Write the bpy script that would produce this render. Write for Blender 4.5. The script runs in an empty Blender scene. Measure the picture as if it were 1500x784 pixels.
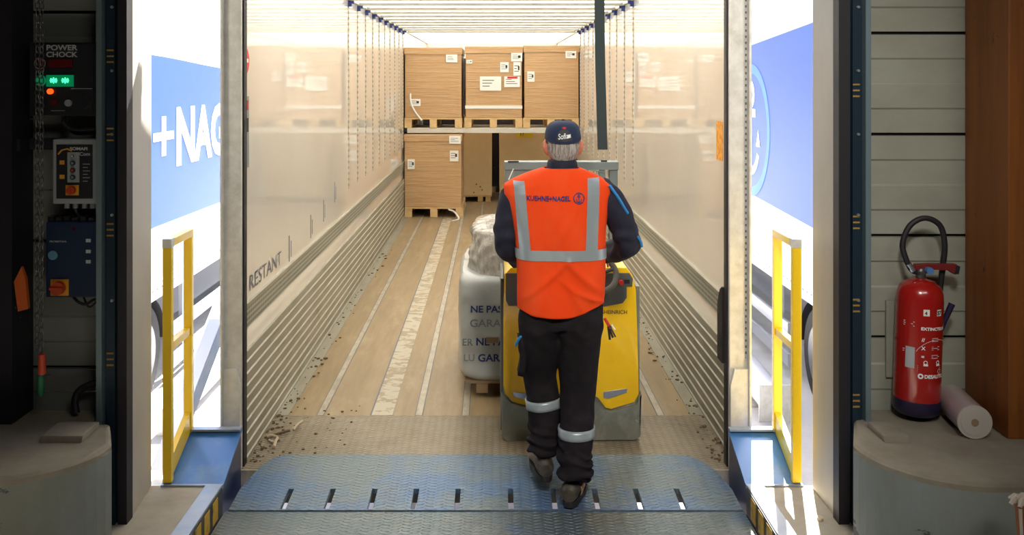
import bpy, math, random
from mathutils import Vector, Matrix, noise
random.seed(7)
C = bpy.context.scene
COL = C.collection
PI = math.pi

# ------------------------------------------------------------------ camera, sky, sun, lamps, exposure
cam_d = bpy.data.cameras.new('camera'); cam = bpy.data.objects.new('camera', cam_d); COL.objects.link(cam)
cam.location = (0, 0, 1.92); cam.rotation_euler = (PI / 2, 0, 0)
cam_d.sensor_width = 36; cam_d.lens = 33.6
cam_d.shift_x = 0.01867; cam_d.shift_y = -0.1827
cam_d.clip_end = 300
C.camera = cam
C.view_settings.view_transform = 'Standard'; C.view_settings.look = 'None'
C.view_settings.gamma = 1; C.view_settings.use_curve_mapping = False
C.view_settings.exposure = 0.66
C.cycles.use_denoising = True
C.cycles.max_bounces = 8; C.cycles.diffuse_bounces = 5; C.cycles.glossy_bounces = 4
C.cycles.transmission_bounces = 6; C.cycles.transparent_max_bounces = 12
C.cycles.sample_clamp_indirect = 8
C.cycles.caustics_reflective = False; C.cycles.caustics_refractive = False

world = bpy.data.worlds.new('sky'); C.world = world; world.use_nodes = True
wn = world.node_tree; bgn = wn.nodes['Background']
sky = wn.nodes.new('ShaderNodeTexSky'); sky.sky_type = 'NISHITA'; sky.sun_disc = False
sky.sun_elevation = math.radians(50); sky.sun_rotation = math.radians(16)
sky.air_density = 1.0; sky.dust_density = 2.5; sky.ozone_density = 1.0
wn.links.new(sky.outputs[0], bgn.inputs[0]); bgn.inputs[1].default_value = 0.26

def lamp(name, kind, loc, target, energy, color=(1, 1, 1), **kw):
    d = bpy.data.lights.new(name, kind); o = bpy.data.objects.new(name, d); COL.objects.link(o)
    o.location = loc; d.energy = energy; d.color = color
    v = Vector(target) - Vector(loc); o.rotation_euler = v.to_track_quat('-Z', 'Y').to_euler()
    for k, x in kw.items(): setattr(d, k, x)
    return o
el = math.radians(50); sd = Vector((0.27, 1, 0)).normalized() * math.cos(el) + Vector((0, 0, math.sin(el)))
lamp('sun', 'SUN', (8, 30, 30), Vector((8, 30, 30)) - sd, 20.0, (1, 0.965, 0.91), angle=math.radians(0.6))
lamp('dock_spotlight', 'SPOT', (0.5, 0.6, 3.6), (0.55, 5.3, 0.95), 290, (1, 0.95, 0.88), spot_size=math.radians(56), spot_blend=1.0, shadow_soft_size=0.25)
lamp('hall_light', 'AREA', (2.2, -1.5, 5.4), (2.0, 2.6, 0.4), 25, (1, 0.95, 0.86), shape='RECTANGLE', size=2.4, size_y=1.2, spread=math.radians(110))

# ------------------------------------------------------------------ materials
def mat(name, col, rough=0.6, metal=0.0, spec=0.5, coat=0.0, coat_rough=0.1, emit=None, es=0.0):
    m = bpy.data.materials.new(name); m.use_nodes = True
    b = m.node_tree.nodes['Principled BSDF']
    b.inputs['Base Color'].default_value = (*col, 1); b.inputs['Roughness'].default_value = rough
    b.inputs['Metallic'].default_value = metal; b.inputs['Specular IOR Level'].default_value = spec
    b.inputs['Coat Weight'].default_value = coat; b.inputs['Coat Roughness'].default_value = coat_rough
    if emit: b.inputs['Emission Color'].default_value = (*emit, 1); b.inputs['Emission Strength'].default_value = es
    return m
def nodes(m): return m.node_tree.nodes, m.node_tree.links, m.node_tree.nodes['Principled BSDF']
def coords(m, scale=(1, 1, 1), rot=(0, 0, 0)):
    n, l, b = nodes(m)
    tc = n.new('ShaderNodeTexCoord'); mp = n.new('ShaderNodeMapping')
    mp.inputs['Scale'].default_value = scale; mp.inputs['Rotation'].default_value = rot
    l.new(tc.outputs['Object'], mp.inputs[0]); return mp.outputs[0]
def noisy(m, c2, scale=(1, 1, 1), ns=5.0, detail=6, lo=0.4, hi=0.65, bump=0.0, rough2=None, dist=0.002):
    """blends the base colour towards c2 with a noise; optional bump"""
    n, l, b = nodes(m); v = coords(m, scale)
    t = n.new('ShaderNodeTexNoise'); t.inputs['Scale'].default_value = ns; t.inputs['Detail'].default_value = detail
    t.inputs['Roughness'].default_value = 0.65
    l.new(v, t.inputs['Vector'])
    r = n.new('ShaderNodeMapRange'); r.inputs['From Min'].default_value = lo; r.inputs['From Max'].default_value = hi
    l.new(t.outputs['Fac'], r.inputs['Value'])
    mx = n.new('ShaderNodeMix'); mx.data_type = 'RGBA'
    prev = b.inputs['Base Color'].links[0].from_socket if b.inputs['Base Color'].links else None
    if prev: l.new(prev, mx.inputs[6])
    else: mx.inputs[6].default_value = b.inputs['Base Color'].default_value
    mx.inputs[7].default_value = (*c2, 1)
    l.new(r.outputs[0], mx.inputs[0]); l.new(mx.outputs[2], b.inputs['Base Color'])
    if bump: add_bump(m, t.outputs['Fac'], bump, dist)
    return m
def add_bump(m, sock, strength=0.3, dist=0.003):
    n, l, b = nodes(m)
    bp = n.new('ShaderNodeBump'); bp.inputs['Strength'].default_value = strength; bp.inputs['Distance'].default_value = dist
    l.new(sock, bp.inputs['Height'])
    if b.inputs['Normal'].links: l.new(b.inputs['Normal'].links[0].from_socket, bp.inputs['Normal'])
    l.new(bp.outputs[0], b.inputs['Normal'])
def math_n(m, op, a, b_=None, c=None):
    n, l, _ = nodes(m); x = n.new('ShaderNodeMath'); x.operation = op
    for i, v in enumerate((a, b_, c)):
        if v is None: continue
        if isinstance(v, (int, float)): x.inputs[i].default_value = v
        else: l.new(v, x.inputs[i])
    return x.outputs[0]
def mixcol(m, fac, c2):
    n, l, b = nodes(m); mx = n.new('ShaderNodeMix'); mx.data_type = 'RGBA'
    prev = b.inputs['Base Color'].links[0].from_socket if b.inputs['Base Color'].links else None
    if prev: l.new(prev, mx.inputs[6])
    else: mx.inputs[6].default_value = b.inputs['Base Color'].default_value
    mx.inputs[7].default_value = (*c2, 1)
    l.new(fac, mx.inputs[0]); l.new(mx.outputs[2], b.inputs['Base Color'])
def tread(m, size=0.034, strength=0.6, dark=None):
    """raised lozenges, alternating direction, of a checker plate"""
    n, l, b = nodes(m); v = coords(m, (1 / size, 1 / size, 1))
    s = n.new('ShaderNodeSeparateXYZ'); l.new(v, s.inputs[0]); X, Y = s.outputs[0], s.outputs[1]
    par = math_n(m, 'MODULO', math_n(m, 'ABSOLUTE', math_n(m, 'FLOOR', X)), 2.0)
    fx = math_n(m, 'SUBTRACT', math_n(m, 'FRACT', X), 0.5)
    fy = math_n(m, 'SUBTRACT', math_n(m, 'FRACT', math_n(m, 'ADD', math_n(m, 'MULTIPLY', Y, 1.6), math_n(m, 'MULTIPLY', par, 0.5))), 0.5)
    sg = math_n(m, 'SUBTRACT', math_n(m, 'MULTIPLY', par, 2.0), 1.0)
    a = math_n(m, 'ADD', fy, math_n(m, 'MULTIPLY', math_n(m, 'MULTIPLY', fx, 0.55), sg))
    d = math_n(m, 'SQRT', math_n(m, 'ADD', math_n(m, 'POWER', math_n(m, 'MULTIPLY', a, 4.6), 2.0), math_n(m, 'POWER', math_n(m, 'MULTIPLY', fx, 2.3), 2.0)))
    r = n.new('ShaderNodeMapRange'); r.inputs['From Min'].default_value = 1.1; r.inputs['From Max'].default_value = 0.6
    l.new(d, r.inputs['Value'])
    if dark:
        mixcol(m, math_n(m, 'MULTIPLY', r.outputs[0], 0.45), dark)
    add_bump(m, r.outputs[0], strength, 0.005)
    return m
M = {}
M['cream'] = mat('cream_wall_panel', (0.86, 0.835, 0.79), 0.30, spec=0.5, coat=1.0, coat_rough=0.035)
M['cream'].node_tree.nodes['Principled BSDF'].inputs['Coat IOR'].default_value = 1.75
noisy(M['cream'], (0.82, 0.785, 0.735), (1, 1, 1), 1.3, 4)
M['cream_matt'] = mat('cream_front_wall', (0.82, 0.78, 0.70), 0.5)
M['alu'] = mat('aluminium_profile', (0.36, 0.34, 0.27), 0.5, 0.25)
noisy(M['alu'], (0.29, 0.27, 0.20), (1, 0.3, 1), 9, 6, 0.45, 0.7)
M['alu_light'] = mat('light_aluminium', (0.72, 0.69, 0.62), 0.35, 0.4)
def holes(name, col, hole, sy, sz, rad=0.33):
    m = mat(name, col, 0.45, 0.3); n, l, b = nodes(m); v = coords(m, (1, sy, sz))
    s = n.new('ShaderNodeSeparateXYZ'); l.new(v, s.inputs[0])
    a = math_n(m, 'SUBTRACT', math_n(m, 'FRACT', s.outputs[1]), 0.5); c = math_n(m, 'SUBTRACT', math_n(m, 'FRACT', s.outputs[2]), 0.5)
    d = math_n(m, 'SQRT', math_n(m, 'ADD', math_n(m, 'POWER', a, 2.0), math_n(m, 'POWER', c, 2.0)))
    mixcol(m, math_n(m, 'LESS_THAN', d, rad), hole); return m
M['perf'] = holes('perforated_rail', (0.42, 0.42, 0.35), (0.10, 0.11, 0.09), 45, 36)
M['track'] = holes('lashing_track', (0.66, 0.62, 0.54), (0.20, 0.17, 0.12), 0.001, 22, 0.36)
M['track'] = mat('lashing_track_metal', (0.60, 0.56, 0.48), 0.4, 0.4)
def zdots(m, pitch, col, th=0.45):
    n, l, b = nodes(m); v = coords(m); s = n.new('ShaderNodeSeparateXYZ'); l.new(v, s.inputs[0])
    mixcol(m, math_n(m, 'LESS_THAN', math_n(m, 'FRACT', math_n(m, 'DIVIDE', s.outputs[2], pitch)), th), col)
zdots(M['track'], 0.05, (0.36, 0.32, 0.25))
M['dotted'] = mat('dotted_steel', (0.62, 0.60, 0.56), 0.5, 0.3); zdots(M['dotted'], 0.03, (0.16, 0.16, 0.15), 0.4)
M['rail_holes'] = holes('rail_holes', (0.85, 0.86, 0.88), (0.1, 0.1, 0.12), 8, 20, 0.2)
M['roof'] = bpy.data.materials.new('translucent_roof'); M['roof'].use_nodes = True
_n = M['roof'].node_tree.nodes; _l = M['roof'].node_tree.links; _n.remove(_n['Principled BSDF'])
_t = _n.new('ShaderNodeBsdfTranslucent'); _t.inputs[0].default_value = (0.82, 0.81, 0.765, 1)
_d = _n.new('ShaderNodeBsdfDiffuse'); _d.inputs[0].default_value = (0.85, 0.82, 0.75, 1)
_m = _n.new('ShaderNodeMixShader'); _m.inputs[0].default_value = 0.62
_l.new(_d.outputs[0], _m.inputs[1]); _l.new(_t.outputs[0], _m.inputs[2]); _l.new(_m.outputs[0], _n['Material Output'].inputs[0])
M['wood_floor'] = mat('trailer_plywood_floor', (0.36, 0.265, 0.150), 0.42, spec=0.4)
noisy(M['wood_floor'], (0.28, 0.20, 0.11), (6, 0.6, 1), 3, 8, 0.35, 0.7)
noisy(M['wood_floor'], (0.42, 0.325, 0.20), (3, 1.0, 1), 2.2, 5, 0.55, 0.8, bump=0.15)
M['steel_strip'] = mat('floor_steel_strip', (0.50, 0.45, 0.36), 0.45, 0.3)
noisy(M['steel_strip'], (0.36, 0.31, 0.23), (3, 1, 1), 8)
M['tape'] = mat('worn_tape', (0.52, 0.47, 0.37), 0.5)
noisy(M['tape'], (0.36, 0.28, 0.18), (5, 7, 1), 2.0, 4, 0.49, 0.55)
M['plate'] = mat('worn_checker_plate', (0.21, 0.17, 0.115), 0.42, 0.35)
noisy(M['plate'], (0.30, 0.25, 0.18), (1, 1, 1), 2.5, 5, 0.4, 0.65); noisy(M['plate'], (0.13, 0.10, 0.06), (1, 1, 1), 4, 6, 0.6, 0.75)
tread(M['plate'], 0.040, 1.0, (0.48, 0.43, 0.34))
M['leveller'] = mat('blue_grey_checker_plate', (0.13, 0.175, 0.20), 0.36, 0.5)
noisy(M['leveller'], (0.18, 0.20, 0.195), (1, 1, 1), 2.0, 5, 0.42, 0.62); noisy(M['leveller'], (0.08, 0.15, 0.26), (1, 1, 1), 1.6, 4, 0.55, 0.66)
tread(M['leveller'], 0.044, 1.0, (0.28, 0.33, 0.36))
M['blue_lip'] = mat('blue_painted_checker_plate', (0.095, 0.18, 0.34), 0.36, 0.35)
noisy(M['blue_lip'], (0.155, 0.20, 0.22), (1, 1, 1), 1.7, 5, 0.42, 0.56)
tread(M['blue_lip'], 0.044, 1.0, (0.22, 0.29, 0.36))
M['blue_paint'] = mat('blue_paint', (0.055, 0.19, 0.50), 0.3, 0.1, coat=0.3)
noisy(M['blue_paint'], (0.13, 0.26, 0.44), (1, 1, 1), 4, 5, 0.5, 0.7)
M['dark_blue'] = mat('dark_blue_paint', (0.012, 0.022, 0.08), 0.35)
M['grey_blue'] = mat('grey_blue_steel', (0.25, 0.32, 0.42), 0.4, 0.4)
noisy(M['grey_blue'], (0.36, 0.38, 0.40), (1, 1, 1), 6)
M['galv'] = mat('galvanised_steel', (0.66, 0.65, 0.60), 0.48, 0.35)
noisy(M['galv'], (0.78, 0.77, 0.73), (1, 1, 1), 14, 6, 0.4, 0.6); noisy(M['galv'], (0.52, 0.50, 0.43), (1, 1, 1), 4, 6, 0.55, 0.7)
M['hazard_black'] = mat('black_edge', (0.03, 0.03, 0.03), 0.5)
M['hazard_yellow'] = mat('yellow_mark', (0.62, 0.38, 0.03), 0.55); noisy(M['hazard_yellow'], (0.2, 0.14, 0.04), (1, 1, 1), 30, 5, 0.5, 0.7)
M['yellow_rail'] = mat('yellow_rail_paint', (0.98, 0.64, 0.01), 0.4, coat=0.2)
M['concrete'] = mat('concrete', (0.42, 0.38, 0.30), 0.85)
noisy(M['concrete'], (0.30, 0.26, 0.20), (1, 1, 1), 3, 8, 0.4, 0.7, bump=0.25); noisy(M['concrete'], (0.5, 0.46, 0.38), (1, 1, 1), 1.3, 5, 0.5, 0.7)
M['block_top'] = mat('worn_concrete_top', (0.28, 0.25, 0.19), 0.85)
noisy(M['block_top'], (0.20, 0.17, 0.13), (1, 1, 1), 4, 8, 0.4, 0.7, bump=0.25)
M['painted_concrete'] = mat('painted_concrete', (0.25, 0.28, 0.27), 0.65)
noisy(M['painted_concrete'], (0.20, 0.21, 0.18), (1, 1, 0.5), 2.2, 6, 0.4, 0.65, bump=0.15)
noisy(M['painted_concrete'], (0.06, 0.07, 0.08), (1.2, 1, 2.6), 5, 6, 0.64, 0.655)
M['outdoor'] = mat('pale_concrete_yard', (0.72, 0.71, 0.69), 0.8); noisy(M['outdoor'], (0.55, 0.54, 0.52), (1, 1, 1), 0.8)
M['white_jamb'] = mat('cream_jamb_paint', (0.46, 0.43, 0.37), 0.55)
noisy(M['white_jamb'], (0.40, 0.37, 0.31), (1, 1, 0.4), 3, 6, 0.45, 0.7)
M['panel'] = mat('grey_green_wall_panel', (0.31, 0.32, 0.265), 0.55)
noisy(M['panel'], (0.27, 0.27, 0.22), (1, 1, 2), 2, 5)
M['panel_shaded'] = mat('shaded_wall_panel', (0.17, 0.18, 0.17), 0.6)  # darker copy of the wall panel; the left side's dimness is in the colour
M['seam'] = mat('panel_gap', (0.03, 0.03, 0.03), 0.8)
M['hall'] = mat('hall_paint', (0.30, 0.29, 0.27), 0.8)
M['black'] = mat('black_rubber', (0.012, 0.010, 0.014), 0.6)
M['black_plastic'] = mat('black_plastic', (0.018, 0.018, 0.022), 0.35)
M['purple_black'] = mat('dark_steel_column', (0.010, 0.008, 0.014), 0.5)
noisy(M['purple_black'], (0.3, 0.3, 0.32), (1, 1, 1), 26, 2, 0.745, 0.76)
M['track_blue'] = mat('dark_blue_door_track', (0.016, 0.034, 0.055), 0.35, 0.3)
M['track_light'] = mat('zinc_edge', (0.22, 0.30, 0.34), 0.35, 0.5)
M['bronze_mark'] = mat('ochre_mark', (0.30, 0.18, 0.04), 0.6)
M['bolt'] = mat('bolt_zinc', (0.6, 0.6, 0.58), 0.3, 0.8)
M['glulam'] = mat('glulam_wood', (0.27, 0.085, 0.012), 0.5)
noisy(M['glulam'], (0.18, 0.055, 0.008), (9, 9, 0.5), 2, 7, 0.4, 0.68); noisy(M['glulam'], (0.07, 0.03, 0.01), (1, 1, 0.7), 14, 2, 0.71, 0.73)
M['carton'] = mat('brown_carton_in_film', (0.52, 0.31, 0.14), 0.45, coat=0.5, coat_rough=0.22)
noisy(M['carton'], (0.60, 0.40, 0.22), (0.8, 0.8, 14), 3, 6, 0.45, 0.75, bump=0.5, dist=0.02)
M['carton_plain'] = mat('plain_carton', (0.85, 0.68, 0.40), 0.7); noisy(M['carton_plain'], (0.80, 0.62, 0.35), (1, 1, 1), 2)
M['pallet_wood'] = mat('pallet_wood', (0.72, 0.50, 0.24), 0.7); noisy(M['pallet_wood'], (0.58, 0.38, 0.17), (3, 3, 8), 3)
M['paper'] = mat('white_paper', (0.85, 0.84, 0.80), 0.6)
M['ink'] = mat('black_ink', (0.03, 0.03, 0.03), 0.6)
M['yellow_paper'] = mat('yellow_label_paper', (0.80, 0.62, 0.03), 0.6)
M['red_print'] = mat('red_print', (0.65, 0.02, 0.02), 0.5)
M['orange_sticker'] = mat('orange_sticker', (0.90, 0.42, 0.02), 0.5); noisy(M['orange_sticker'], (0.75, 0.26, 0.01), (1, 1, 1), 30, 2, 0.5, 0.55)
M['truck_yellow'] = mat('truck_yellow', (1.0, 0.64, 0.004), 0.28, coat=0.5)
noisy(M['truck_yellow'], (0.96, 0.56, 0.004), (1, 1, 1), 5, 4, 0.5, 0.75)
M['truck_grey'] = mat('scuffed_grey_steel', (0.23, 0.25, 0.22), 0.32, 0.4)
noisy(M['truck_grey'], (0.36, 0.37, 0.33), (1, 1, 0.6), 8, 7, 0.5, 0.68); noisy(M['truck_grey'], (0.62, 0.62, 0.57), (1, 1, 1), 22, 3, 0.68, 0.71)
M['console_grey'] = mat('console_grey', (0.10, 0.11, 0.11), 0.45)
M['mast_grey'] = mat('mast_blue_grey', (0.19, 0.25, 0.27), 0.4, 0.2)
M['chrome'] = mat('chrome', (0.7, 0.68, 0.72), 0.2, 0.9)
M['orange_vest'] = mat('fluorescent_orange_fabric', (1.0, 0.075, 0.010), 0.8, spec=0.15)
noisy(M['orange_vest'], (1.0, 0.105, 0.022), (1, 1, 0.5), 6, 4, 0.45, 0.7, bump=0.25, dist=0.01)
M['reflective'] = mat('grey_reflective_tape', (0.36, 0.41, 0.43), 0.35, 0.2)
M['navy_jacket'] = mat('navy_jacket_fabric', (0.010, 0.012, 0.028), 0.8); noisy(M['navy_jacket'], (0.02, 0.02, 0.04), (1, 1, 1), 14, 5, 0.4, 0.7, bump=0.3, dist=0.01)
M['trousers'] = mat('black_work_trousers_fabric', (0.011, 0.008, 0.010), 0.85, spec=0.25); noisy(M['trousers'], (0.022, 0.017, 0.020), (1, 1, 1.5), 10, 6, 0.45, 0.7, bump=0.4, dist=0.012)
M['blue_piping'] = mat('bright_blue_piping', (0.03, 0.28, 0.65), 0.6)
M['cap'] = mat('navy_cap_fabric', (0.008, 0.020, 0.060), 0.75)
M['skin'] = mat('skin', (0.60, 0.22, 0.14), 0.5)
M['hair'] = mat('grey_hair', (0.50, 0.46, 0.40), 0.8); noisy(M['hair'], (0.20, 0.17, 0.15), (60, 60, 6), 2, 4, 0.4, 0.6, bump=0.5)
M['shoe'] = mat('dark_leather', (0.035, 0.028, 0.024), 0.45); noisy(M['shoe'], (0.10, 0.08, 0.06), (1, 1, 1), 18)
M['tan_leather'] = mat('tan_leather', (0.34, 0.20, 0.10), 0.6)
M['sole'] = mat('rubber_sole', (0.02, 0.018, 0.018), 0.7)
M['red_ext'] = mat('extinguisher_red', (0.36, 0.010, 0.008), 0.25, coat=0.6, coat_rough=0.08)
M['handle_red'] = mat('dark_red_handle', (0.16, 0.012, 0.012), 0.45)
M['dark_violet'] = mat('dark_base_band', (0.02, 0.015, 0.05), 0.35)
M['roll'] = mat('film_roll', (0.40, 0.33, 0.32), 0.3, coat=0.3); M['roll_end'] = mat('film_roll_end', (0.50, 0.46, 0.42), 0.5)
M['cardcore'] = mat('cardboard_core', (0.30, 0.20, 0.12), 0.8)
M['kn_blue'] = mat('trailer_blue_vinyl', (0.02, 0.10, 0.50), 0.45, coat=0.0)
M['white_vinyl'] = mat('white_vinyl', (0.85, 0.86, 0.88), 0.4)
M['print_white'] = mat('white_print', (0.88, 0.9, 0.93), 0.5)
M['pale_blue_print'] = mat('pale_blue_print', (0.08, 0.26, 0.80), 0.5)
M['tyre'] = mat('tyre_rubber', (0.025, 0.024, 0.026), 0.8)
M['rim'] = mat('wheel_rim', (0.22, 0.22, 0.23), 0.4, 0.6)
M['under'] = mat('underframe_steel', (0.16, 0.17, 0.20), 0.6)
M['guard'] = mat('side_guard_aluminium', (0.58, 0.60, 0.65), 0.4, 0.3)
M['print_navy'] = mat('navy_print', (0.012, 0.03, 0.16), 0.6)
M['print_grey'] = mat('grey_print', (0.20, 0.23, 0.27), 0.6)
M['film_white'] = mat('white_printed_film', (0.42, 0.45, 0.46), 0.32, coat=0.4, coat_rough=0.15)
noisy(M['film_white'], (0.43, 0.46, 0.47), (1, 1, 3), 4, 5, 0.45, 0.7, bump=0.4, dist=0.01)
M['film_clear'] = mat('crumpled_clear_film', (0.50, 0.47, 0.42), 0.22, coat=0.8, coat_rough=0.1)
noisy(M['film_clear'], (0.34, 0.31, 0.27), (3, 3, 0.6), 7, 8, 0.42, 0.6, bump=1.0, dist=0.05)
M['green_led'] = mat('green_signal', (0.02, 0.5, 0.15), 0.4, emit=(0.05, 1.0, 0.30), es=1.6)
M['green_dim'] = mat('green_glass', (0.01, 0.10, 0.06), 0.3, emit=(0.0, 0.35, 0.12), es=0.25)
M['red_led'] = mat('orange_red_signal', (0.6, 0.05, 0.01), 0.4, emit=(1.0, 0.09, 0.01), es=1.1)
M['red_glass'] = mat('dark_red_glass', (0.10, 0.008, 0.008), 0.25)
M['text_grey'] = mat('pale_grey_print', (0.42, 0.44, 0.46), 0.6)
M['box_grey'] = mat('grey_enclosure', (0.27, 0.29, 0.31), 0.5)
M['ctrl_blue'] = mat('dark_blue_enclosure', (0.008, 0.02, 0.055), 0.4)
M['sky_button'] = mat('pale_blue_button', (0.10, 0.25, 0.38), 0.5)
M['switch_yellow'] = mat('switch_yellow', (0.62, 0.27, 0.02), 0.5)
M['switch_red'] = mat('switch_red', (0.45, 0.05, 0.01), 0.5)
M['chain'] = mat('chain_steel', (0.10, 0.10, 0.10), 0.4, 0.6)
M['red_handle'] = mat('red_handle', (0.55, 0.06, 0.02), 0.5)
M['green_handle'] = mat('green_handle', (0.02, 0.16, 0.07), 0.5)
M['orange_tag'] = mat('orange_tag', (0.50, 0.09, 0.01), 0.55)
M['strap'] = mat('dark_webbing', (0.035, 0.055, 0.055), 0.7)
M['dirt'] = mat('floor_debris', (0.16, 0.11, 0.06), 0.9)
M['bleached'] = mat('pale_scrap', (0.55, 0.45, 0.32), 0.8)
M['stake'] = mat('rusty_brown', (0.28, 0.10, 0.03), 0.7)
M['frayed'] = mat('frayed_white', (0.55, 0.48, 0.40), 0.9)

# ------------------------------------------------------------------ mesh helpers
ORIGIN = {}
class MB:
    def __init__(s): s.v = []; s.f = []; s.mi = []; s.k = 0
    def add(s, vs, fs):
        b = len(s.v); s.v += [Vector(v) for v in vs]
        for f in fs: s.f.append([b + i for i in f]); s.mi.append(s.k)
        return s
    def box(s, x0, x1, y0, y1, z0, z1):
        return s.add([(x0, y0, z0), (x1, y0, z0), (x1, y1, z0), (x0, y1, z0), (x0, y0, z1), (x1, y0, z1), (x1, y1, z1), (x0, y1, z1)],
                     [(0, 3, 2, 1), (4, 5, 6, 7), (0, 1, 5, 4), (1, 2, 6, 5), (2, 3, 7, 6), (3, 0, 4, 7)])
    def prism(s, pts, axis, a0, a1):
        """closed outline pts (two coordinates) extruded along axis 'x','y' or 'z' from a0 to a1"""
        def p(q, a): return (a, q[0], q[1]) if axis == 'x' else (q[0], a, q[1]) if axis == 'y' else (q[0], q[1], a)
        n = len(pts); vs = [p(q, a0) for q in pts] + [p(q, a1) for q in pts]
        fs = [tuple(range(n))[::-1], tuple(range(n, 2 * n))] + [(i, (i + 1) % n, n + (i + 1) % n, n + i) for i in range(n)]
        return s.add(vs, fs)
    def tube(s, pts, r, n=10, cap=True, sx=1.0):
        pts = [Vector(p) for p in pts]; rs = r if isinstance(r, (list, tuple)) else [r] * len(pts)
        b = len(s.v); up = None
        for i, p in enumerate(pts):
            t = (pts[min(i + 1, len(pts) - 1)] - pts[max(i - 1, 0)]).normalized()
            if up is None:
                up = Vector((0, 0, 1)) if abs(t.z) < 0.9 else Vector((0, 1, 0))
            a = t.cross(up).normalized(); up = a.cross(t).normalized()
            for k in range(n):
                q = 2 * PI * k / n
                s.v.append(p + a * (math.cos(q) * rs[i] * sx) + up * (math.sin(q) * rs[i]))
        for i in range(len(pts) - 1):
            for k in range(n):
                s.f.append([b + i * n + k, b + i * n + (k + 1) % n, b + (i + 1) * n + (k + 1) % n, b + (i + 1) * n + k]); s.mi.append(s.k)
        if cap:
            s.f.append([b + k for k in range(n)][::-1]); s.mi.append(s.k)
            e = b + (len(pts) - 1) * n; s.f.append([e + k for k in range(n)]); s.mi.append(s.k)
        return s
    def bar(s, p, q, w, h):
        """rectangular bar between two points; w across (horizontal), h the other way"""
        p = Vector(p); q = Vector(q); t = (q - p).normalized(); up = Vector((0, 0, 1)) if abs(t.z) < 0.95 else Vector((0, 1, 0))
        a = t.cross(up).normalized() * w / 2; u = a.cross(t).normalized() * h / 2
        vs = [p - a - u, p + a - u, p + a + u, p - a + u, q - a - u, q + a - u, q + a + u, q - a + u]
        return s.add(vs, [(0, 1, 2, 3), (4, 7, 6, 5), (0, 4, 5, 1), (1, 5, 6, 2), (2, 6, 7, 3), (3, 7, 4, 0)])
    def lathe(s, prof, centre, axis='z', n=32, tilt=None, caps=True):
        """prof: (radius, height) pairs"""
        b = len(s.v); c = Vector(centre)
        for r, h in prof:
            for k in range(n):
                q = 2 * PI * k / n; x, y = r * math.cos(q), r * math.sin(q)
                v = Vector((x, y, h)) if axis == 'z' else Vector((h, x, y)) if axis == 'x' else Vector((x, h, y))
                if tilt: v = tilt @ v
                s.v.append(c + v)
        for i in range(len(prof) - 1):
            for k in range(n):
                s.f.append([b + i * n + k, b + i * n + (k + 1) % n, b + (i + 1) * n + (k + 1) % n, b + (i + 1) * n + k]); s.mi.append(s.k)
        if not caps: return s
        s.f.append([b + k for k in range(n)][::-1]); s.mi.append(s.k)
        e = b + (len(prof) - 1) * n; s.f.append([e + k for k in range(n)]); s.mi.append(s.k)
        return s
    def grid(s, fn, nu, nv, wrap=False, caps=False):
        """fn(i/nu, j/nv) -> point; wrap joins u=1 to u=0"""
        b = len(s.v); cu = nu if wrap else nu + 1
        for j in range(nv + 1):
            for i in range(cu): s.v.append(Vector(fn(i / nu, j / nv)))
        for j in range(nv):
            for i in range(nu):
                i2 = (i + 1) % cu
                s.f.append([b + j * cu + i, b + j * cu + i2, b + (j + 1) * cu + i2, b + (j + 1) * cu + i]); s.mi.append(s.k)
        if caps:
            s.f.append([b + k for k in range(cu)][::-1]); s.mi.append(s.k)
            s.f.append([b + nv * cu + k for k in range(cu)]); s.mi.append(s.k)
        return s
    def build(s, name, m, parent=None, smooth=False, bevel=0, mods=None, kind=None, at=None):
        me = bpy.data.meshes.new(name); o = bpy.data.objects.new(name, me); COL.objects.link(o)
        if parent is not None: org = ORIGIN[parent]; o.parent = parent
        else:
            org = Vector(at) if at else Vector((0, 0, 0)); o.location = org
        ORIGIN[o] = org
        me.from_pydata([tuple(v - org) for v in s.v], [], s.f)
        for mm in (m if isinstance(m, (list, tuple)) else [m]): me.materials.append(mm)
        for p, i in zip(me.polygons, s.mi): p.material_index = i
        import bmesh
        bm = bmesh.new(); bm.from_mesh(me); bmesh.ops.recalc_face_normals(bm, faces=bm.faces)
        if bevel:
            es = [e for e in bm.edges if len(e.link_faces) == 2 and e.calc_face_angle(0) > 0.5]
            bmesh.ops.bevel(bm, geom=es, offset=bevel, segments=2, affect='EDGES', profile=0.7)
        bm.to_mesh(me); bm.free()
        if smooth:
            for p in me.polygons: p.use_smooth = True
            try: me.set_sharp_from_angle(angle=math.radians(42))
            except Exception: pass
        if kind: o['kind'] = kind
        return o
def thing(name, label, cat, loc, group=None):
    o = bpy.data.objects.new(name, None); COL.objects.link(o); o.location = loc; o.empty_display_size = 0.1
    o['label'] = label; o['category'] = cat
    if group: o['group'] = group
    ORIGIN[o] = Vector(loc); return o
def tag(o, label, cat, group=None):
    o['label'] = label; o['category'] = cat
    if group: o['group'] = group
    return o
def struct(mb, name, m, **k): return mb.build(name, m, kind='structure', **k)
def copy_tree(o, parent=None):
    c = o.copy(); COL.objects.link(c); c.parent = parent
    for ch in list(o.children): copy_tree(ch, c)
    return c
def text2d(txt, size, bold=0.0, xs=1.0, align='LEFT'):
    cu = bpy.data.curves.new('t', 'FONT'); cu.body = txt; cu.size = size; cu.offset = bold; cu.align_x = align; cu.resolution_u = 3
    o = bpy.data.objects.new('t', cu); COL.objects.link(o)
    dg = bpy.context.evaluated_depsgraph_get(); me = bpy.data.meshes.new_from_object(o.evaluated_get(dg))
    vs = [(v.co.x * xs, v.co.y) for v in me.vertices]; fs = [tuple(p.vertices) for p in me.polygons]
    bpy.data.objects.remove(o); bpy.data.curves.remove(cu); bpy.data.meshes.remove(me)
    return vs, fs
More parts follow.
